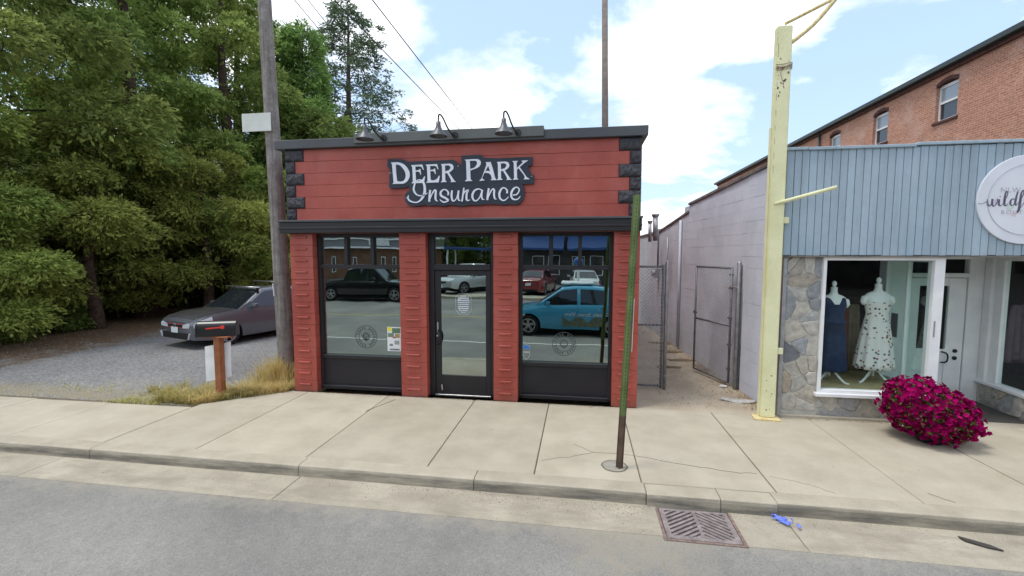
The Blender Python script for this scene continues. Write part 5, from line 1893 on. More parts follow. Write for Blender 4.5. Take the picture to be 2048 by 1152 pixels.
MB().rings([arch(L0), arch(L1)]).build('box', 'black', mbx, bevel=.004)
MB().rings([arch(L1 + .001, 1.05, 1.064), arch(L1 + .022, 1.05, 1.064)]).build('door', mat('mailbox_door', (.02, .03, .025), rough=.4), mbx, bevel=.003)
cs = Vector((mx, my, 0)) - sidev * .106
if cs.y > my:
    cs = Vector((mx, my, 0)) + sidev * .106
MB().bar(tuple(cs + hdg * .14 + Vector((0, 0, 1.205))), tuple(cs - hdg * .13 + Vector((0, 0, 1.225))), .006, .022).build('flag', 'flag', mbx)
MB().bar(tuple(cs - hdg * .08 + Vector((0, 0, 1.222))), tuple(cs - hdg * .135 + Vector((0, 0, 1.226))), .0068, .055).build('flag_tab', 'flag', mbx)
bd = thing('white_board', (mx, my + .07, .2), 'blank white board fixed behind the mailbox post', 'board')
pts = [onY(411, 693, 6.70), onY(462, 683, 6.70), onY(464, 752, 6.70), onY(414, 763, 6.70)]
MB().prism([(p[0], p[2]) for p in pts], lambda u, v, d: (u, d, v), my + .064, my + .076).build('board', 'white_worn', bd)

# blue rag and dark scrap in the gutter
rng = random.Random(4)
bl = MB()
bl.grid(lambda u, v: (1.90 + .15 * u + .03 * math.sin(v * 7) - .02 * v, 4.41 + .12 * v - .07 * u + .02 * math.sin(u * 11), -.118 + abs(.055 * mnoise.noise(Vector((u * 5, v * 5, 2.2)))) + .008), 14, 12)
o = bl.build('blue_rag', 'rag', None, smooth=False)
bmx = bmesh.new()
bmx.from_mesh(o.data)
dead = [f for f in bmx.faces if mnoise.noise(f.calc_center_median() * 19) < -.12]
bmesh.ops.delete(bmx, geom=dead, context='FACES')
bmx.to_mesh(o.data)
bmx.free()
so = o.modifiers.new('t', 'SOLIDIFY')
so.thickness = .004
tag(o, 'crumpled bright blue rag in the gutter beside the drain', 'rag')
a = [(3.42, 4.43), (3.50, 4.40), (3.60, 4.33), (3.66, 4.27), (3.56, 4.30), (3.44, 4.37)]
tag(MB().prism(a, lambda u, v, d: (u, v, d + .01 * math.sin(u * 30)), -.127, -.112).build('rubber_scrap', mat('dark_scrap', (.05, .045, .04), rough=.8), None, bevel=.003), 'dark flat scrap lying in the gutter at lower right', 'litter')
rng = random.Random(31)
gr, gl2 = MB(), MB()
for k in range(2600):
    u = rng.random()
    if u < .6:
        x, y = rng.gauss(-.3, 1.3), 4.53 - abs(rng.gauss(0, .10))
    elif u < .8:
        x, y = rng.gauss(.3, .5), rng.uniform(3.5, 4.5)
    else:
        x, y = rng.uniform(-9, 6), 4.53 - abs(rng.gauss(0, .15))
    if y > 4.54 or (0.76 < x < 1.52 and y > 3.95):
        continue
    z = -.128 if y > 4.06 else -.135
    r_ = rng.uniform(.002, .006) * (1.7 if rng.random() < .08 else 1)
    m_ = gl2 if rng.random() < .35 else gr
    b = len(m_.v)
    aa = rng.uniform(0, 6.28)
    for t in range(4):
        m_.v.append((x + r_ * math.cos(aa + t * 1.57), y + r_ * math.sin(aa + t * 1.57) * .7, z))
    m_.v.append((x, y, z + r_ * rng.uniform(.5, 1.2)))
    m_.f += [(b, b + 1, b + 4), (b + 1, b + 2, b + 4), (b + 2, b + 3, b + 4), (b + 3, b, b + 4)]
for k in range(1500):
    x = rng.uniform(-5.1, 5.0)
    yb = 7.14 if x < .95 else (7.05 if x > 2.95 else None)
    if yb is None:
        continue
    y = yb - abs(rng.gauss(0, .035))
    r_ = rng.uniform(.002, .007)
    m_ = gl2 if rng.random() < .6 else gr
    b = len(m_.v)
    aa = rng.uniform(0, 6.28)
    for t in range(4):
        m_.v.append((x + r_ * 1.6 * math.cos(aa + t * 1.57), y + r_ * math.sin(aa + t * 1.57) * .7, .003))
    m_.v.append((x, y, .003 + r_ * rng.uniform(.4, 1.0)))
    m_.f += [(b, b + 1, b + 4), (b + 1, b + 2, b + 4), (b + 2, b + 3, b + 4), (b + 3, b, b + 4)]
tag(gr.build('grit', 'pebble', None), 'loose grit and pebbles along the kerb', 'grit', None, 'stuff')
tag(gl2.build('gutter_litter', 'litter', None), 'dead leaf crumbs along the kerb', 'litter', None, 'stuff')


# ================================================================== PLANTS
def quads(P, U, V):
    """leaf quads: centre P, half-axes U, V -> diamond-shaped faces"""
    n = len(P)
    A = np.empty((n, 4, 3))
    A[:, 0] = P - U
    A[:, 1] = P - V * .9 + U * .1
    A[:, 2] = P + U
    A[:, 3] = P + V * .9 + U * .1
    F = np.arange(n * 4).reshape(n, 4)
    return A.reshape(-1, 3), F


def unit(a):
    return a / (np.linalg.norm(a, axis=-1, keepdims=True) + 1e-9)


def crown(seed, H, Rad, z0, nb, ns, nl, leaf=.085, droop=.35, top=.12, shape=1.0, clump=.32, flat=.62, slim=1.0, brown=.03, puff=.62):
    """crown of boughs; each bough carries flat sprays of small leaves, drooping at the tip"""
    g = np.random.default_rng(seed)
    Ps, Us, Vs, Ts = [], [], [], []
    limbs = []
    for b in range(nb):
        t = (b + g.uniform(0, 1)) / nb
        h = z0 + (H - z0) * t ** 0.92
        prof = (top + (1 - top) * (1 - t) ** (0.75 * slim)) * min(1.0, .55 + 2.2 * t) * shape
        Ln = Rad * prof * g.uniform(.62, 1.15)
        az = b * 2.399 + g.uniform(-.5, .5)
        d = np.array([math.cos(az), math.sin(az), 0])
        rise = g.uniform(-.10, .30) * Ln
        k = 9
        s = np.linspace(0, 1, k)
        B = np.outer(s * Ln, d)
        B[:, 2] = h + rise * s - droop * Ln * s ** 2 + .16 * Ln * s ** 4
        limbs.append((B, Ln))
        tb = g.uniform(.25, .8)                                  # each bough has its own tone
        nsp = int(ns * (.35 + .65 * Ln / Rad))
        side = np.array([-d[1], d[0], 0])
        npf = 4
        pf_s = np.array([.45, .68, .86, 1.0]) + g.uniform(-.08, .06, npf)
        pf_c = np.stack([np.interp(np.minimum(pf_s, 1), s, B[:, i]) for i in range(3)], 1)
        pf_c += np.outer(g.normal(0, 1, npf) * clump * .55 * Ln * (1.1 - pf_s), side)
        pf_r = puff * (.55 + .6 * Ln / Rad) * g.uniform(.65, 1.2, npf)
        which = g.integers(0, npf, nsp)
        v = unit(g.normal(0, 1, (nsp, 3)) + d * .75 + np.array([0, 0, .45]))
        rad = pf_r[which] * g.uniform(.70, 1.08, nsp)
        base = pf_c[which] + v * rad[:, None] * np.array([1, 1, flat])
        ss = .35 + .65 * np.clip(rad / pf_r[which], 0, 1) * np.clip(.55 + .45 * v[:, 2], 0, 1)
        sd = unit(v * .9 + d * .5 + g.normal(0, .30, (nsp, 3)) + np.array([0, 0, -.45]))
        c = np.repeat(base, nl, 0)
        dd = np.repeat(sd, nl, 0)
        vv = np.repeat(v, nl, 0)
        along = g.uniform(0, 1, nsp * nl)
        sp = leaf * 3.6
        perp = unit(np.cross(dd, vv + np.array([0, 0, .3])))
        acr = g.normal(0, .42, nsp * nl) * sp * (1 - .5 * along)
        P = c + dd * (along * sp)[:, None] + perp * acr[:, None] + g.normal(0, .03, (nsp * nl, 3))
        P[:, 2] -= .35 * sp * along ** 2
        ld = unit(dd + perp * (acr / sp * 1.5)[:, None] + g.normal(0, .35, (nsp * nl, 3)))
        nrm = unit(vv + np.array([0, 0, .35]) + g.normal(0, .45, (nsp * nl, 3)))
        U = ld * (leaf * g.uniform(.6, 1.25, nsp * nl))[:, None]
        V = unit(np.cross(nrm, ld)) * (leaf * .42 * g.uniform(.6, 1.2, nsp * nl))[:, None]
        sst = np.repeat(ss, nl)
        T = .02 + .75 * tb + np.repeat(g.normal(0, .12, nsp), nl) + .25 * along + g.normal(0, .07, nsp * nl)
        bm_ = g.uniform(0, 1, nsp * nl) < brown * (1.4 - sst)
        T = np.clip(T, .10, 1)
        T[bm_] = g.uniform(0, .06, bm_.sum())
        Ps.append(P)
        Us.append(U)
        Vs.append(V)
        Ts.append(T)
    P, U, V, T = map(np.concatenate, (Ps, Us, Vs, Ts))
    Vt, F = quads(P, U, V)
    return Vt, F, T, limbs


def trunk_mb(H, r0, limbs, every=2, seed=0, lr=.02):
    mb = MB()
    rg = random.Random(seed)
    pts = [(.06 * math.sin(i * .9 + seed), .06 * math.cos(i * 1.3 + seed), H * i / 9 - .1) for i in range(10)]
    mb.tube(pts, [r0 * (1.25 if i == 0 else 1) * (1 - .93 * (i / 9) ** 1.1) + .01 for i in range(10)], 10)
    for k, (B, Ln) in enumerate(limbs):
        if k % every == 0:
            q = B[::2]
            mb.tube([tuple(p) for p in q], [max(.006, lr * Ln * (1 - i / len(q)) * .55) for i in range(len(q))], 5, cap=False)
    return mb


def make_tree(key, m, trunk_r, every=2, bark='bark', **kw):
    Vt, F, T, limbs = crown(**kw)
    cm = leaf_mesh('crown_' + key, Vt, F, T, m)
    tm = trunk_mb(kw['H'], trunk_r, limbs, every, kw['seed']).mesh('trunk_' + key, bark, smooth=True)
    return cm, tm


def tree(name, protos, loc, label, cat, scale=1.0, rz=0.0, sz=None, group=None):
    t = thing(name, loc, label, cat, group, rz)
    for nm, me in (('crown', protos[0]), ('trunk', protos[1])):
        o = bpy.data.objects.new(nm, me)
        COL.objects.link(o)
        o.parent = t
    t.scale = (scale, scale, sz or scale)
    return t


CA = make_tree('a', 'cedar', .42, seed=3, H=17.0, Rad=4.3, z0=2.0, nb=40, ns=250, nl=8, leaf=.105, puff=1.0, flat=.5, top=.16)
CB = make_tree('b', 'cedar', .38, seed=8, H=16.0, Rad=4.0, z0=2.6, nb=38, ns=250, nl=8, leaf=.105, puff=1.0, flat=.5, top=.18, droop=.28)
CC = make_tree('c', 'cedar_lit', .2, seed=15, H=6.6, Rad=3.3, z0=1.2, nb=24, ns=320, nl=9, leaf=.075, puff=.80, flat=.5, top=.3, droop=.30, brown=.05)
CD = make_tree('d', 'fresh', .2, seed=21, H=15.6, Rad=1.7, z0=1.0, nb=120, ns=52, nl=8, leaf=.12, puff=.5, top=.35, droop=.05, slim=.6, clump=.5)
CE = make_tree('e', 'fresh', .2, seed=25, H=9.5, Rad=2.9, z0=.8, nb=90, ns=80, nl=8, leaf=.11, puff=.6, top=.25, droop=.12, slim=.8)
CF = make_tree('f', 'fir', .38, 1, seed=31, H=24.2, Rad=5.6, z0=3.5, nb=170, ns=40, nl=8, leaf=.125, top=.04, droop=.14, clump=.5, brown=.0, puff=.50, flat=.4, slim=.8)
SH = make_tree('s', 'fresh', .04, 3, seed=41, H=1.5, Rad=1.25, z0=.1, nb=36, ns=70, nl=7, leaf=.065, puff=.28, top=.4, droop=.2)

g_ = 'cedars left of the gravel lot'
tree('cedar_tree', CA, (-18.6, 7.2, -.05), 'tall dark cedar at the left edge of the photo', 'tree', 1.0, .3, group=g_)
tree('cedar_tree', CB, (-17.6, 11.2, -.05), 'tall cedar with a bare dark trunk, second from the left edge', 'tree', 1.02, 1.9, group=g_)
tree('cedar_tree', CA, (-17.2, 15.2, -.05), 'tall cedar behind the grey car bonnet, between two others', 'tree', .98, 3.1, group=g_)
tree('cedar_tree', CB, (-16.2, 18.8, -.05), 'tall cedar directly behind the grey car roof', 'tree', 1.0, 4.4, group=g_)
tree('cedar_tree', CA, (-18.2, 22.0, -.05), 'tall cedar just left of the utility pole top', 'tree', .98, 5.3, group=g_)
for k, (x, y, s) in enumerate(((-23.8, 7.0, 1.0), (-23.5, 14.5, .95), (-22.4, 19.5, 1.05))):
    tree('cedar_tree', (CB, CA)[k % 2], (x, y, -.05), ('tall cedar at far left in the row behind the front cedars', 'tall cedar behind the second front cedar, seen through gaps', 'tall cedar in the back row behind the grey car', 'back row cedar farthest from the street, left of the pole')[k], 'tree', s, k * 1.3 + .6, group='second row of cedars')
g_ = 'low spreading cedars beside the gravel lot'
tree('low_cedar', CC, (-16.2, 9.1, -.05), 'low spreading cedar in brightly lit green at far left beside the gravel', 'tree', .95, .2, group=g_)
tree('low_cedar', CC, (-15.8, 12.3, -.05), 'low spreading cedar in brightly lit green left of the grey car', 'tree', 1.0, 2.2, group=g_)
tree('low_cedar', CC, (-14.6, 15.6, -.05), 'low spreading cedar in brightly lit green overhanging the grey car', 'tree', .98, 4.0, group=g_)
tree('low_cedar', CC, (-13.6, 18.6, -.05), 'low spreading cedar between the grey car and the utility pole', 'tree', .92, 5.4, group=g_)
tree('columnar_cedar', CD, (-18.0, 25.0, -.05), 'slim bright green columnar cedar just right of the utility pole top', 'tree', 1.02, .4, group='columnar cedars behind the pole')
tree('columnar_cedar', CD, (-16.4, 25.2, -.05), 'slim green columnar cedar second right of the utility pole', 'tree', 1.0, 2.7, group='columnar cedars behind the pole')
tree('bushy_tree', CE, (-12.9, 21.5, -.05), 'rounded bright green tree above the left end of the shop roof', 'tree', .98, .9)
tree('bushy_tree', CE, (-15.2, 22.6, -.05), 'dense green tree behind the utility pole above the shop corner', 'tree', 1.12, 2.6)
tree('fir_tree', CF, (-20.4, 38.0, -.1), 'tall open conifer against the sky behind the shop', 'tree', 1.32, .5, sz=1.0)
g_ = 'shrubs under the cedars'
for k, (x, y, s, lb) in enumerate(((-15.9, 8.1, .8, 'low green shrub at the left edge under the cedars'), (-15.9, 9.8, .7, 'low green shrub under the cedars, second from the left edge'), (-16.4, 11.8, .75, 'low green shrub under the cedars left of the car'))):
    tree('shrub', SH, (x, y, -.05), lb, 'shrub', s, k * 1.1, group=g_)

# dark undergrowth closing the view behind the trunks: one tangled mass
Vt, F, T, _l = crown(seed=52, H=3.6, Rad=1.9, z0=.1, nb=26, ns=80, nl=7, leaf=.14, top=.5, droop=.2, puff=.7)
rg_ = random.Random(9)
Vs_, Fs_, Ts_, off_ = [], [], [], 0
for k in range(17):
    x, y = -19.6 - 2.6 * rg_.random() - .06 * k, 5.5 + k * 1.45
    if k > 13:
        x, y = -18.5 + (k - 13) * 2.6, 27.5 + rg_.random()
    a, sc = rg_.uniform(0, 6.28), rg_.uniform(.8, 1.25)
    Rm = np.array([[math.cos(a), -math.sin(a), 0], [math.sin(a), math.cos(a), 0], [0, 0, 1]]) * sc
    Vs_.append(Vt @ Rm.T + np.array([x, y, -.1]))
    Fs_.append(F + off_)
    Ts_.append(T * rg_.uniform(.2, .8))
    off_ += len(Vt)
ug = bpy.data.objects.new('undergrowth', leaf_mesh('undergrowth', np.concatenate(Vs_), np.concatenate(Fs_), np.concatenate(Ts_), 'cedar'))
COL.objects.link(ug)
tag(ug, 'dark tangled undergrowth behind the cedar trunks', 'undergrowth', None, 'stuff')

# ---------------------------------------------------------------- grass
g = np.random.default_rng(77)


def blades(cx, cy, h, w, lean, tint, name_list):
    n = len(cx)
    az = g.uniform(0, 6.283, n)
    d = np.stack([np.cos(az), np.sin(az), np.zeros(n)], 1)
    s = np.stack([-np.sin(az), np.cos(az), np.zeros(n)], 1)
    b = np.stack([cx, cy, np.full(n, -.03)], 1)
    m1 = b + d * (lean * h * .35)[:, None]
    m1[:, 2] += h * .6
    tp = b + d * (lean * h)[:, None]
    tp[:, 2] += h * (1 - .25 * lean)
    A = np.empty((n, 6, 3))
    A[:, 0] = b - s * w[:, None]
    A[:, 1] = b + s * w[:, None]
    A[:, 2] = m1 + s * w[:, None] * .8
    A[:, 3] = m1 - s * w[:, None] * .8
    A[:, 4] = tp + s * w[:, None] * .15
    A[:, 5] = tp - s * w[:, None] * .15
    o = np.arange(n)[:, None] * 6
    F = np.concatenate([o + np.array([[0, 1, 2, 3]]), o + np.array([[3, 2, 4, 5]])])
    name_list.append((A.reshape(-1, 3), F, np.concatenate([tint, tint])))


def grass_obj(name, parts, label):
    off = 0
    Vs, Fs, Ts = [], [], []
    for a, f, t in parts:
        Vs.append(a)
        Fs.append(f + off)
        Ts.append(t)
        off += len(a)
    me = leaf_mesh(name, np.concatenate(Vs), np.concatenate(Fs), np.concatenate(Ts), 'straw')
    o = bpy.data.objects.new(name, me)
    COL.objects.link(o)
    return tag(o, label, 'grass', None, 'stuff')


parts = []
n = 9000
x = g.uniform(-7.6, -5.1, n)
back = 6.28 + np.clip((x + 6.25) * .76, 0, .87)
y = back + np.abs(g.normal(0, .42, n)) - .03
dens = np.array([mnoise.noise(Vector((a * 3, b * 3, 0))) for a, b in zip(x, y)])
keep = (dens > -.25 + .35 * (-x - 6.2).clip(0, 1.5)) & (y < 8.4)
x, y = x[keep], y[keep]
k = len(x)
blades(x, y, g.uniform(.06, .24, k), g.uniform(.003, .006, k), g.uniform(.3, 1.4, k), np.clip(.35 + .5 * np.array([mnoise.noise(Vector((a * 2.2, b * 2.2, 5))) for a, b in zip(x, y)]) + g.normal(0, .2, k) + .2 + .25 * (x + 6.5), .15, 1), parts)
# tall dry weeds round the pole foot
n = 1500
a_ = g.uniform(0, 6.28, n)
r_ = np.abs(g.normal(.10, .20, n)) + .06
x, y = -5.66 + r_ * np.cos(a_), 7.48 + r_ * np.sin(a_) * .7
blades(x, y, g.uniform(.2, .75, n) * np.exp(-r_ * 1.2), g.uniform(.003, .006, n), g.uniform(.05, .6, n), np.clip(g.normal(.85, .15, n), .3, 1), parts)
grass_obj('dry_grass', parts, 'dry yellow grass and weeds around the mailbox and pole foot')
parts = []
n = 5200
x = g.uniform(-16, -6.8, n)
y = 6.1 + np.abs(g.normal(0, .22, n)) + .35 * (g.uniform(0, 1, n) < .15) * g.uniform(0, 2, n)
dens = np.array([mnoise.noise(Vector((a * .9, b * 2.0, 9))) for a, b in zip(x, y)])
keep = dens > .08
x, y = x[keep], y[keep]
k = len(x)
blades(x, y, g.uniform(.03, .11, k), g.uniform(.003, .006, k), g.uniform(.3, 1.5, k), np.clip(g.normal(.35, .2, k), .1, 1), parts)
grass_obj('weed_fringe', parts, 'sparse green and straw weeds along the back of the sidewalk')
# loose gravel
rng = random.Random(8)
pb_ = MB()
for k in range(5200):
    y = 6.2 + 7.5 * rng.random() ** 1.6
    x = rng.uniform(-1.62 * y - 1, -5.3)
    if y < 7.2 and x > -6.4:
        continue
    if -12.4 < x < -8.6 and y > 9.6:
        continue
    r_ = rng.uniform(.008, .026)
    b = len(pb_.v)
    aa = rng.uniform(0, 6.28)
    for t in range(5):
        q = rng.uniform(.7, 1.2)
        pb_.v.append((x + r_ * q * math.cos(aa + t * 1.257), y + r_ * q * math.sin(aa + t * 1.257), -.021))
    pb_.v.append((x, y, -.02 + r_ * rng.uniform(.3, .8)))
    pb_.f += [(b + t, b + (t + 1) % 5, b + 5) for t in range(5)]
tag(pb_.build('loose_gravel', 'pebble', None), 'loose stones scattered over the gravel lot', 'gravel', None, 'stuff')

# ---------------------------------------------------------------- petunias
pe = thing('petunia_planter', (4.52, 6.45, 0), 'huge mound of magenta petunias spilling over a hidden pot before the boutique', 'plant')
pot = MB().rings([[(4.55 + r_ * math.cos(2 * math.pi * j / 24), 6.42 + r_ * math.sin(2 * math.pi * j / 24), z) for j in range(24)] for r_, z in ((.13, .002), (.15, .05), (.19, .22), (.20, .24), (.18, .25))]).build('pot', 'black', pe, smooth=True)
gg = np.random.default_rng(5)
fv, ff, ft = [], [], []
lv_, lf_, lt_ = [], [], []
pc = np.array([4.54, 6.45, .39])
ax_ = np.array([.51, .45, .40])
nf = 1500
cnt = 0
for i in range(nf):
    v = gg.normal(0, 1, 3)
    v /= np.linalg.norm(v)
    if v[2] < -.94:
        continue
    rr_ = gg.uniform(.80, 1.05) * (1 + .22 * mnoise.noise(Vector(v * 2.6)) + .10 * mnoise.noise(Vector(v * 6.0)))
    p = pc + v * ax_ * rr_
    p[2] -= .10 * v[0]                      # hangs lower on the right
    if p[2] < .02:
        continue
    nn = v / ax_
    nn /= np.linalg.norm(nn)
    nn = nn + gg.normal(0, .35, 3)
    nn /= np.linalg.norm(nn)
    t1 = np.cross(nn, [0, 0, 1.0])
    t1 /= np.linalg.norm(t1) + 1e-9
    t2 = np.cross(nn, t1)
    r_ = gg.uniform(.026, .043)
    a0_ = gg.uniform(0, 6.28)
    b = len(fv)
    fv.append(p - nn * r_ * .55)
    for q in range(10):
        aa = a0_ + q * math.pi / 5
        k_ = r_ * (1.0 if q % 2 == 0 else .74)
        fv.append(p + (t1 * math.cos(aa) + t2 * math.sin(aa)) * k_ + nn * gg.uniform(-.006, .006))
    tt = float(np.clip(gg.normal(.58, .28), .12, 1))
    for q in range(0, 10):
        ff.append((b, b + 1 + q, b + 1 + (q + 1) % 10))
        ft.append(max(.11, tt - (.12 if q % 2 else 0)))
me = leaf_mesh('blossoms', np.array(fv), np.array(ff), np.array(ft), 'petal')
o = bpy.data.objects.new('blossoms', me)
COL.objects.link(o)
o.parent = pe
o.location = -wpos(pe)
o['kind'] = 'stuff'
n = 2600
v = unit(gg.normal(0, 1, (n, 3)))
v = v[v[:, 2] > -.8]
n = len(v)
P = pc + v * ax_ * gg.uniform(.55, .97, n)[:, None]
P[:, 2] -= .10 * v[:, 0]
P[:, 2] = np.maximum(P[:, 2], .03)
d = unit(v + gg.normal(0, .8, (n, 3)))
U = d * gg.uniform(.018, .035, n)[:, None]
V = unit(np.cross(d, gg.normal(0, 1, (n, 3)))) * gg.uniform(.010, .018, n)[:, None]
Vt, F = quads(P, U, V)
me = leaf_mesh('leaves', Vt, F, np.clip(gg.normal(.4, .2, n), .1, 1), 'fresh')
o = bpy.data.objects.new('leaves', me)
COL.objects.link(o)
o.parent = pe
o.location = -wpos(pe)
o['kind'] = 'stuff'


# ================================================================== VEHICLES
def interp(x, pts):
    for (a, va), (b, vb) in zip(pts[:-1], pts[1:]):
        if a <= x <= b:
            t = (x - a) / (b - a)
            t = t * t * (3 - 2 * t) if abs(vb - va) > .12 else t
            return va + (vb - va) * t
    return pts[0][1] if x < pts[0][0] else pts[-1][1]


def make_car(name, label, cat, loc, rz, paint, Ln, Wd, top, belt, roof, wheels, wr, sill=.22, hood=None, glass='car_glass', side=(), rack=False, bed=None, group=None, rim='rim', plate=True, face='hatch'):
    """x forward, y left. top: upper edge of the lower body along x; roof: roof line along x; side: windows as x ranges"""
    c = thing(name, loc, label, cat, group, rz)
    hw = Wd / 2
    ra = wr + .055
    xf, xr = Ln / 2, -Ln / 2

    def w_at(x):
        t = abs(x) / (Ln / 2)
        return hw * (1 - .19 * max(0, (t - .62) / .38) ** 2.6)

    def bot(x):
        z = sill + (.05 * max(0, (abs(x) / (Ln / 2) - .8) / .2))
        for xw in wheels:
            d = abs(x - xw)
            if d < ra:
                z = max(z, wr + math.sqrt(ra * ra - d * d))
        return z

    YP = [(0, .955), (.18, .985), (.42, 1.0), (.66, .992), (.86, .965), (1.0, .92)]

    def surf(x, t, off=0.0):
        z = bot(x) + (interp(x, top) - bot(x)) * t
        tt = (z - sill) / (interp(x, top) - sill)
        k = np.interp(tt, [a for a, _ in YP], [b for _, b in YP])
        return (x, w_at(x) * k + off, z)

    xs = sorted(set([xr + Ln * i / 60 for i in range(61)] + [xw + ra * math.cos(math.pi * i / 18) * .999 for xw in wheels for i in range(19)]))
    ts = [0, .12, .3, .5, .7, .86, .95, 1.0]
    rings = []
    for x in xs:
        lf = [surf(x, t) for t in ts]
        zt = interp(x, top)
        w1_ = lf[-1][1]
        cr = .035
        tp_ = [(x, w1_ * k, zt + cr * (1 - k * k)) for k in (.93, .7, .35)]
        half = lf + tp_ + [(x, 0, zt + cr)]
        rings.append(half + [(p[0], -p[1], p[2]) for p in reversed(half[:-1])])
    # nose and tail closing rings, slightly pulled in
    body = MB().rings(rings, cap=False, close=False)
    nr = len(rings[0])
    nxs = len(xs)
    for idx, sgn in ((0, -1), (nxs - 1, 1)):
        r0 = rings[idx]
        zm = (r0[0][2] + r0[len(ts)][2]) / 2
        b = len(body.v)
        ring2 = [(p[0] + sgn * .045, p[1] * .90, zm + (p[2] - zm) * .86) for p in r0]
        body.v += ring2
        base = idx * nr
        for j in range(nr - 1):
            body.f.append((base + j, base + j + 1, b + j + 1, b + j))
        body.f.append((base + nr - 1, base, b, b + nr - 1))
        body.f.append(tuple(range(b, b + nr)))
    bo = body.build('body', paint, c, smooth=True, local=True)
    try:
        bo.data.set_sharp_from_angle(angle=R(35))
    except Exception:
        pass
    # dark underside and wheel wells
    un = MB()
    for i in range(nxs - 1):
        a_, b_ = rings[i], rings[i + 1]
        q = len(un.v)
        un.v += [a_[0], a_[-1], b_[-1], b_[0]]
        un.f.append((q, q + 1, q + 2, q + 3))
    un.build('underbody', 'under', c, local=True)
    MB().box(wheels[1] - .1, wheels[0] + .1, -hw * .8, hw * .8, .16, .32).build('chassis', 'under', c, local=True)
    # greenhouse
    gx0, gx1 = roof[0][0], roof[-1][0]
    rx = sorted(set([gx0 + (gx1 - gx0) * i / 44 for i in range(45)] + [p[0] for p in roof]))
    H_ = max(z for _, z in roof)

    def gw_(x, z):
        zb = interp(x, top)
        t = max(0, min(1, (z - zb) / max(.05, H_ - zb)))
        return w_at(x) * (.915 - .195 * t)

    def rz_(x):
        for (a, va), (b, vb) in zip(roof[:-1], roof[1:]):
            if a <= x <= b:
                return va + (vb - va) * (x - a) / (b - a)
        return roof[-1][1]

    gr_ = []
    for x in rx:
        zb = interp(x, top) - .02
        zr = max(rz_(x), zb + .012)
        wb, wt = gw_(x, zb), gw_(x, zr)
        hh = [(x, wb, zb), (x, wb + (wt - wb) * .5, zb + (zr - zb) * .5), (x, wt, zr - .035 * min(1, (zr - zb) / .3)), (x, wt * .93, zr), (x, wt * .5, zr + .018), (x, 0, zr + .025)]
        gr_.append(hh + [(p[0], -p[1], p[2]) for p in reversed(hh[:-1])])
    go = MB().rings(gr_, cap=True, close=True).build('cabin', paint, c, smooth=True, local=True)
    try:
        go.data.set_sharp_from_angle(angle=R(40))
    except Exception:
        pass
    for sgn in (1, -1):
        for (a, b) in side:
            def fn(u, v, a=a, b=b, sgn=sgn):
                x = a + (b - a) * u
                zb = interp(x, top) + .015
                zt = max(zb + .01, rz_(x) - .075)
                z = zb + (zt - zb) * v
                return (x, sgn * (gw_(x, z) + .006), z)
            MB().grid(fn, 10, 3).build('side_window', 'car_glass_sky' if rack else glass, c, smooth=True, local=True)
    segs = [(roof[-2], roof[-1], 'windshield'), (roof[1], roof[0], 'rear_window')]
    for (hi, lo, nm) in segs:
        if abs(hi[0] - lo[0]) < .04:
            continue

        def fn(u, v, hi=hi, lo=lo):
            t = .07 + .86 * u
            x = hi[0] + (lo[0] - hi[0]) * t
            z = rz_(x)
            k = (v - .5) * 2
            wt = gw_(x, z) * .90
            nx_ = (hi[1] - lo[1])
            nz_ = abs(hi[0] - lo[0])
            l = math.hypot(nx_, nz_)
            s = .012
            dirx = 1 if lo[0] > hi[0] else -1
            return (x + dirx * nx_ / l * s, k * wt, z + nz_ / l * s + .022 * (1 - k * k))
        MB().grid(fn, 6, 12).build(nm, glass, c, smooth=True, local=True)
    if hood:
        def fh(u, v):
            x = roof[-1][0] + .02 + (xf - .10 - roof[-1][0]) * u
            k = (v - .5) * 2 * .86
            w1_ = w_at(x) * .92
            return (x, k * w1_, interp(x, top) + .035 * (1 - k * k) + .006)
        MB().grid(fh, 16, 10).build('bonnet', hood, c, smooth=True, local=True)
    # wheels
    for xw in wheels:
        for sgn in (1, -1):
            yo = sgn * (hw - .015)
            n_ = 28
            tp2 = [(wr * .66, -.19), (wr * .94, -.195), (wr, -.17), (wr, -.03), (wr * .96, -.004), (wr * .70, .0), (wr * .66, -.012)]
            w_ = MB().rings([[(xw + r_ * math.cos(2 * math.pi * j / n_), yo + sgn * d, wr + r_ * math.sin(2 * math.pi * j / n_)) for j in range(n_)] for r_, d in tp2], cap=False).build('wheel', 'tyre', c, smooth=True, local=True)
            MB().tube([(xw, yo - sgn * .10, wr), (xw, yo - sgn * .07, wr)], wr * .66, n_).build('wheel_back', 'under', w_, local=True)
            rm = MB()
            rm.rings([[(xw + r_ * math.cos(2 * math.pi * j / n_), yo + sgn * d, wr + r_ * math.sin(2 * math.pi * j / n_)) for j in range(n_)] for r_, d in ((wr * .68, -.02), (wr * .68, -.006), (wr * .60, -.006), (wr * .60, -.03))], cap=False)
            for s_ in range(5):
                a_ = 2 * math.pi * s_ / 5 + .3
                for da in (-.16, .16):
                    p0 = (xw + wr * .12 * math.cos(a_ + da * 2), yo - sgn * .03, wr + wr * .12 * math.sin(a_ + da * 2))
                    p1 = (xw + wr * .64 * math.cos(a_ + da), yo - sgn * .014, wr + wr * .64 * math.sin(a_ + da))
                    rm.bar(p0, p1, .028, .03, up=(0, 1, 0))
            rm.tube([(xw, yo - sgn * .05, wr), (xw, yo - sgn * .012, wr)], wr * .17, 14)
            rm.build('rim', rim, w_, local=True)
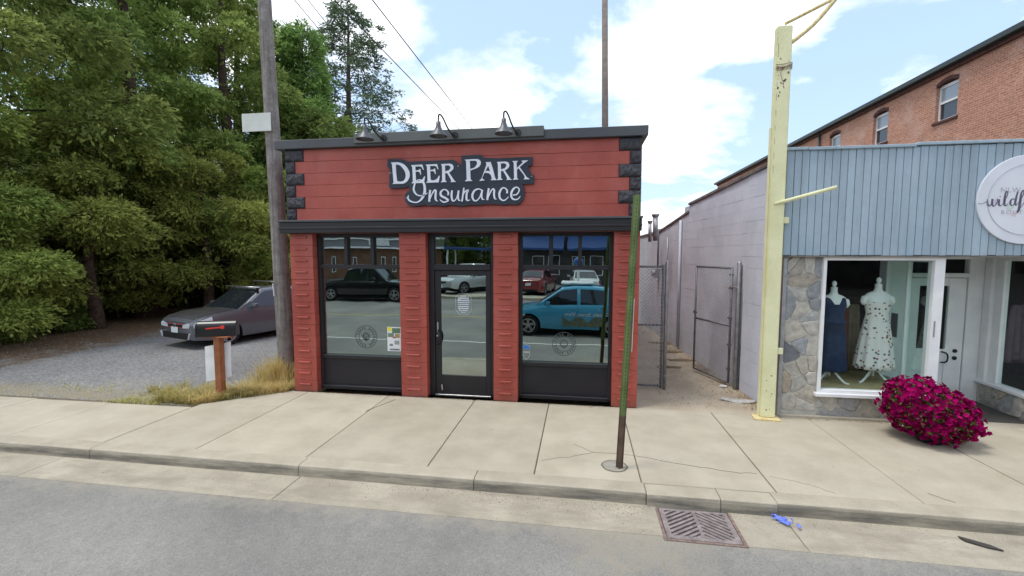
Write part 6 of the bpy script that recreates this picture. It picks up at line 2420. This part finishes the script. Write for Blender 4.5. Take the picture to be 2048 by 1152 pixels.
    # door gaps, handles, mirrors, lights
    for sgn in (1, -1):
        for (a, b) in side[:2]:
            for xg in (a - .03,):
                MB().grid(lambda u, v: (lambda p: (p[0], sgn * p[1], p[2]))(surf(xg + .008 * (u - .5), .06 + .93 * v, .003)), 1, 8).build('door_gap', 'under', c, local=True)
            p = surf(a + .16, .86, .0)
            MB().box(p[0] - .09, p[0] + .09, min(sgn * p[1], sgn * (p[1] + .022)), max(sgn * p[1], sgn * (p[1] + .022)), p[2] - .015, p[2] + .012).build('door_handle', paint, c, bevel=.005, local=True)
        mxp = side[0][1] - .12 if side else 0
        zb = interp(mxp, top) + .08
        wy_ = w_at(mxp) * .93
        MB().rings([[(mxp + dx + .02 * 0, sgn * (wy_ + dy * 1.0), zb + dz) for dx, dz in ((-.05, -.055), (.06, -.055), (.085, .0), (.06, .06), (-.05, .065))] for dy in (.03, .10, .20)]).build('mirror', paint, c, bevel=.01, local=True)
        MB().grid(lambda u, v: (lambda p: (p[0], sgn * p[1], p[2]))(surf(xf - .40 * (1 - u) - .015, .66 + (.10 + .15 * u) * 0 + (.30 - .10 * u) * v, .008)), 8, 4).build('headlight', 'headlight', c, smooth=True, local=True)
        MB().grid(lambda u, v: (lambda p: (p[0], sgn * p[1], p[2]))(surf(xr + .02 + .22 * u, .60 + .34 * v, .008)), 4, 3).build('tail_light', 'taillight', c, smooth=True, local=True)
    zt = interp(xf, top)
    wf_ = w_at(xf) * .82
    for sgn in (1, -1):
        MB().prism([(sgn * wf_ * a, b) for a, b in ((.58, zt - .17), (1.06, zt - .15), (1.08, zt - .07), (.98, zt - .03), (.62, zt - .08))], lambda u, v, d: (d, u, v), xf + .01, xf + .056).build('headlight', 'headlight', c, local=True)
    MB().box(xf + .02, xf + .052, -wf_ * .55, wf_ * .55, zt - .17, zt - .07).build('grille', 'under', c, bevel=.01, local=True)
    MB().box(xf + .02, xf + .060, -wf_, wf_, .26, .44).build('lower_intake', 'under', c, bevel=.02, local=True)
    MB().box(xr - .052, xr - .02, -wf_, wf_, .26, .40).build('rear_bumper', 'under', c, bevel=.02, local=True)
    if plate:
        MB().box(xf + .058, xf + .070, -.15, .15, .42, .57).build('number_plate', 'plate', c, bevel=.003, local=True)
        MB().box(xr - .066, xr - .05, -.15, .15, .60, .74).build('number_plate', 'plate', c, bevel=.003, local=True)
    if rack:
        for xx in (-.52, .30):
            zr = rz_(xx) + .14
            ww = gw_(xx, rz_(xx)) * 1.03
            rk_ = MB().tube([(xx, -ww - .05, zr), (xx, ww + .05, zr)], .020, 8).build('rack_bar', 'alu', c, smooth=True, local=True)
            for s_ in (-1, 1):
                MB().bar((xx, s_ * ww * .95, zr - .16), (xx, s_ * ww * .95, zr - .02), .05, .05).build('rack_foot', 'black', rk_, local=True)
    if bed:
        a, b = bed
        MB().box(a, b, -hw * .80, hw * .80, interp((a + b) / 2, top) - .02, interp((a + b) / 2, top) + .042).build('bed_liner', 'under', c, local=True)
    return c


# grey hatchback on the gravel lot
GH = math.atan2(-0.955, -0.30)
golf = make_car('hatchback_car', 'grey hatchback with dark bonnet and roof bars parked under the cedars', 'car', (-9.80, 12.1, -.02), GH, 'grey_car', 4.2, 1.79,
                top=[(-2.1, .80), (-1.9, .93), (-1.2, .96), (.3, .925), (.85, .93), (1.5, .885), (1.92, .81), (2.1, .72)], belt=.95,
                roof=[(-1.98, .93), (-1.72, 1.36), (-1.2, 1.44), (-.3, 1.475), (.15, 1.45), (1.02, .89)], wheels=(1.30, -1.28), wr=.315, sill=.20, hood='grey_hood', glass='car_glass',
                side=((-.30, .70), (-1.18, -.36), (-1.62, -1.26)), rack=True)
# front badge, red grille line
xf = 2.1
MB().tube([(xf + .052, 0, .605), (xf + .066, 0, .605)], .062, 20).build('emblem', 'alu', golf, local=True)
em = MB()
for (a, b) in (((-.03, .03), (0, -.005)), ((.03, .03), (0, -.005)), ((-.045, .012), (-.02, -.045)), ((-.02, -.045), (0, -.008)), ((0, -.008), (.02, -.045)), ((.02, -.045), (.045, .012))):
    em.bar((xf + .0675, a[0], .605 + a[1]), (xf + .0675, b[0], .605 + b[1]), .002, .010, up=(1, 0, 0))
em.build('emblem_mark', 'under', golf, local=True)
for z in (.552, .642):
    MB().box(xf + .050, xf + .056, -.40, .40, z, z + .008).build('grille_line', 'flag', golf, local=True)
for s in (-1, 1):
    MB().bar((xf + .058, s * .60, .28), (xf + .058, s * .66, .43), .02, .035, up=(1, 0, 0)).build('fog_light', 'headlight', golf, local=True)

# vehicles across the street and under the camera, seen in the shop windows
make_car('pickup_truck', 'black pickup truck reflected in the left shop window', 'truck', (-11.6, -8.6, -.13), 0.0, 'black_car', 5.7, 2.0,
         top=[(-2.85, 1.08), (-.9, 1.10), (.4, 1.12), (1.2, 1.12), (2.3, 1.06), (2.85, .92)], belt=1.1, roof=[(-1.05, 1.1), (-.85, 1.75), (-.5, 1.86), (.6, 1.86), (1.35, 1.14)], wheels=(1.85, -1.75), wr=.40, sill=.38,
         side=((.02, .92), (-.78, -.08)), bed=(-2.75, -1.1))
make_car('pickup_truck', 'silver pickup truck reflected in the glass door', 'truck', (-7.0, -13.8, -.03), R(118), 'silver_car', 5.5, 1.98,
         top=[(-2.75, 1.02), (-.9, 1.04), (.4, 1.06), (1.2, 1.06), (2.3, 1.02), (2.75, .88)], belt=1.05, roof=[(-1.0, 1.04), (-.85, 1.70), (-.5, 1.82), (.55, 1.82), (1.30, 1.08)], wheels=(1.80, -1.70), wr=.39, sill=.36,
         side=((.02, .88), (-.75, -.08)), bed=(-2.65, -1.05))
SED = dict(top=[(-2.3, .86), (-1.9, .98), (-1.2, .98), (.3, .95), (.95, .92), (1.7, .84), (2.1, .74), (2.3, .60)], belt=.95, roof=[(-1.75, .97), (-.85, 1.38), (-.4, 1.44), (.2, 1.43), (1.05, .92)], wheels=(1.40, -1.36), wr=.32, sill=.21,
           side=((-.25, .70), (-1.05, -.32)))
make_car('sedan_car', 'maroon sedan reflected in the upper left of the right shop window', 'car', (-2.75, -13.9, -.03), R(-82), 'red_car', 4.6, 1.8, **SED)
make_car('sedan_car', 'white car reflected above the blue car in the right shop window', 'car', (.25, -14.3, -.03), R(-95), 'white_car', 4.5, 1.8, **SED)
blue = make_car('crossover_car', 'blue crossover with a roof mast reflected in the right shop window', 'car', (-0.30, -0.05, -.135), R(180), 'gloss_blue', 4.2, 1.80,
                top=[(-2.1, .95), (-1.9, 1.03), (-1.2, 1.02), (.3, .98), (.85, .96), (1.5, .90), (1.9, .80), (2.1, .66)], belt=1.0,
                roof=[(-2.0, 1.0), (-1.72, 1.42), (-1.2, 1.52), (-.3, 1.56), (.25, 1.53), (1.1, .95)], wheels=(1.30, -1.30), wr=.33, sill=.24, glass='car_glass', side=((-.22, .78), (-1.12, -.32), (-1.6, -1.22)))
MB().box(-.75, .30, -.42, .42, 1.60, 1.68).build('roof_platform', 'white', blue, bevel=.03, local=True)
MB().tube([(-.25, .35, 1.66), (-.25, .35, 2.18)], .045, 12).build('mast', 'white', blue, smooth=True, local=True)
sp = bmesh.new()
bmesh.ops.create_uvsphere(sp, u_segments=20, v_segments=12, radius=.17)
bmesh.ops.translate(sp, verts=sp.verts, vec=(-.25, .35, 2.32))
me = bpy.data.meshes.new('camera_ball')
sp.to_mesh(me)
sp.free()
me.materials.append(mat('camera_ball_blue', (.03, .10, .30), rough=.3))
o = bpy.data.objects.new('camera_ball', me)
COL.objects.link(o)
o.parent = blue
text_obj('side_lettering', 'Google Street View', .17, 'white', blue, (0.35 - .70 + 1.55, -.05 + .915, .52), (R(90), 0, R(180)), ext=.001)
for ch in blue.children:
    if ch.name.startswith('side_lettering'):
        ch.parent = blue
        ch.location = (-1.20, -.905, .66)
        ch.rotation_euler = (R(90), 0, 0)
# yellow-brown bush print on the rear flank
MB().grid(lambda u, v: (-1.0 + 1.25 * u, -.9065 + .0 * v, .34 + .30 * v * (.35 + .65 * abs(math.sin(u * 7 + .6)))), 24, 6).build('side_print', mat('bush_print', (.26, .22, .09), (.05, .12, .13), 12, .5), blue, local=True)

# ================================================================== ACROSS THE STREET (only seen as reflections)
oa = thing('timber_building', (-19, -21, 0), 'brown timber building with pale bands reflected above the black truck', 'building')
box('wall', 'opp_brown', oa, -30, -11.5, -30, -21.5, -.1, 2.9)
bnd = box('fascia_band', 'opp_grey', oa, -30.3, -11.2, -30, -21.2, 2.9, 4.1)
box('band_trim', 'white', bnd, -30.4, -11.1, -21.19, -21.05, 2.84, 2.98)
box('band_trim', 'white', bnd, -30.4, -11.1, -21.19, -21.05, 3.6, 3.72)
box('band_trim', 'white', bnd, -30.4, -11.1, -21.19, -21.05, 4.0, 4.12)
box('band_sign', 'white_worn', bnd, -17.8, -16.0, -21.19, -21.08, 3.1, 3.75)
for xx in (-16.9, -15.9, -19.5, -21.5):
    wdo = box('window', 'white', oa, xx, xx + .34, -21.49, -21.42, .9, 2.2)
    box('pane', 'far_dark_glass', wdo, xx + .04, xx + .30, -21.42, -21.41, .95, 2.15)
ob_ = thing('awning_shop', (4, -21, 0), 'dark shop with blue awnings reflected in the right shop window', 'building')
box('wall', 'opp_dark', ob_, -5.0, 40, -30, -21.5, -.1, 7.5)  # lengthened and raised so the boutique glass reflects dark wall, not sky
for (a, b) in ((-4.6, -1.2), (-.9, 2.6), (2.9, 7), (7.4, 13), (13.4, 20)):
    MB().rings([[(x, -21.48, 3.9), (x, -20.2, 2.9), (x, -20.2, 2.72), (x, -21.48, 2.72)] for x in (a, b)]).build('awning', 'awning', ob_)
for xx in (-3.9, -2.6, -.6, .8, 2.0, 4.0, 6.0, 9, 12, 15):
    wdo = box('window', 'white_worn', ob_, xx, xx + 1.0, -21.49, -21.42, .7, 2.3)
    box('pane', 'far_dark_glass', wdo, xx + .06, xx + .94, -21.42, -21.41, .76, 2.24)
oc = thing('canopy', (-8, -19, 0), 'blue canopy on posts reflected over the shop door', 'canopy')
box('canopy_roof', 'awning', oc, -10.2, -6.0, -20.5, -18, 2.75, 2.95, .02)
for xx in (-10, -6.2):
    for yy2 in (-20.3, -18.2):
        box('canopy_post', 'white_worn', oc, xx - .05, xx + .05, yy2 - .05, yy2 + .05, -.05, 2.75)
for k, (x, y, s) in enumerate(((-8.6, -24.5, .95), (-6.2, -26.5, 1.05), (-10.6, -23.4, .8))):
    tree('street_tree', CE, (x, y, -.1), ('leafy tree reflected in the middle of the transom over the door', 'leafy tree reflected at the right of the transom over the door', 'leafy tree reflected at the left of the transom over the door')[k], 'tree', s, k * 2.1, group='trees across the street')

print('objects', len(bpy.data.objects), 'tris', sum(len(m.polygons) * 2 for m in bpy.data.meshes))
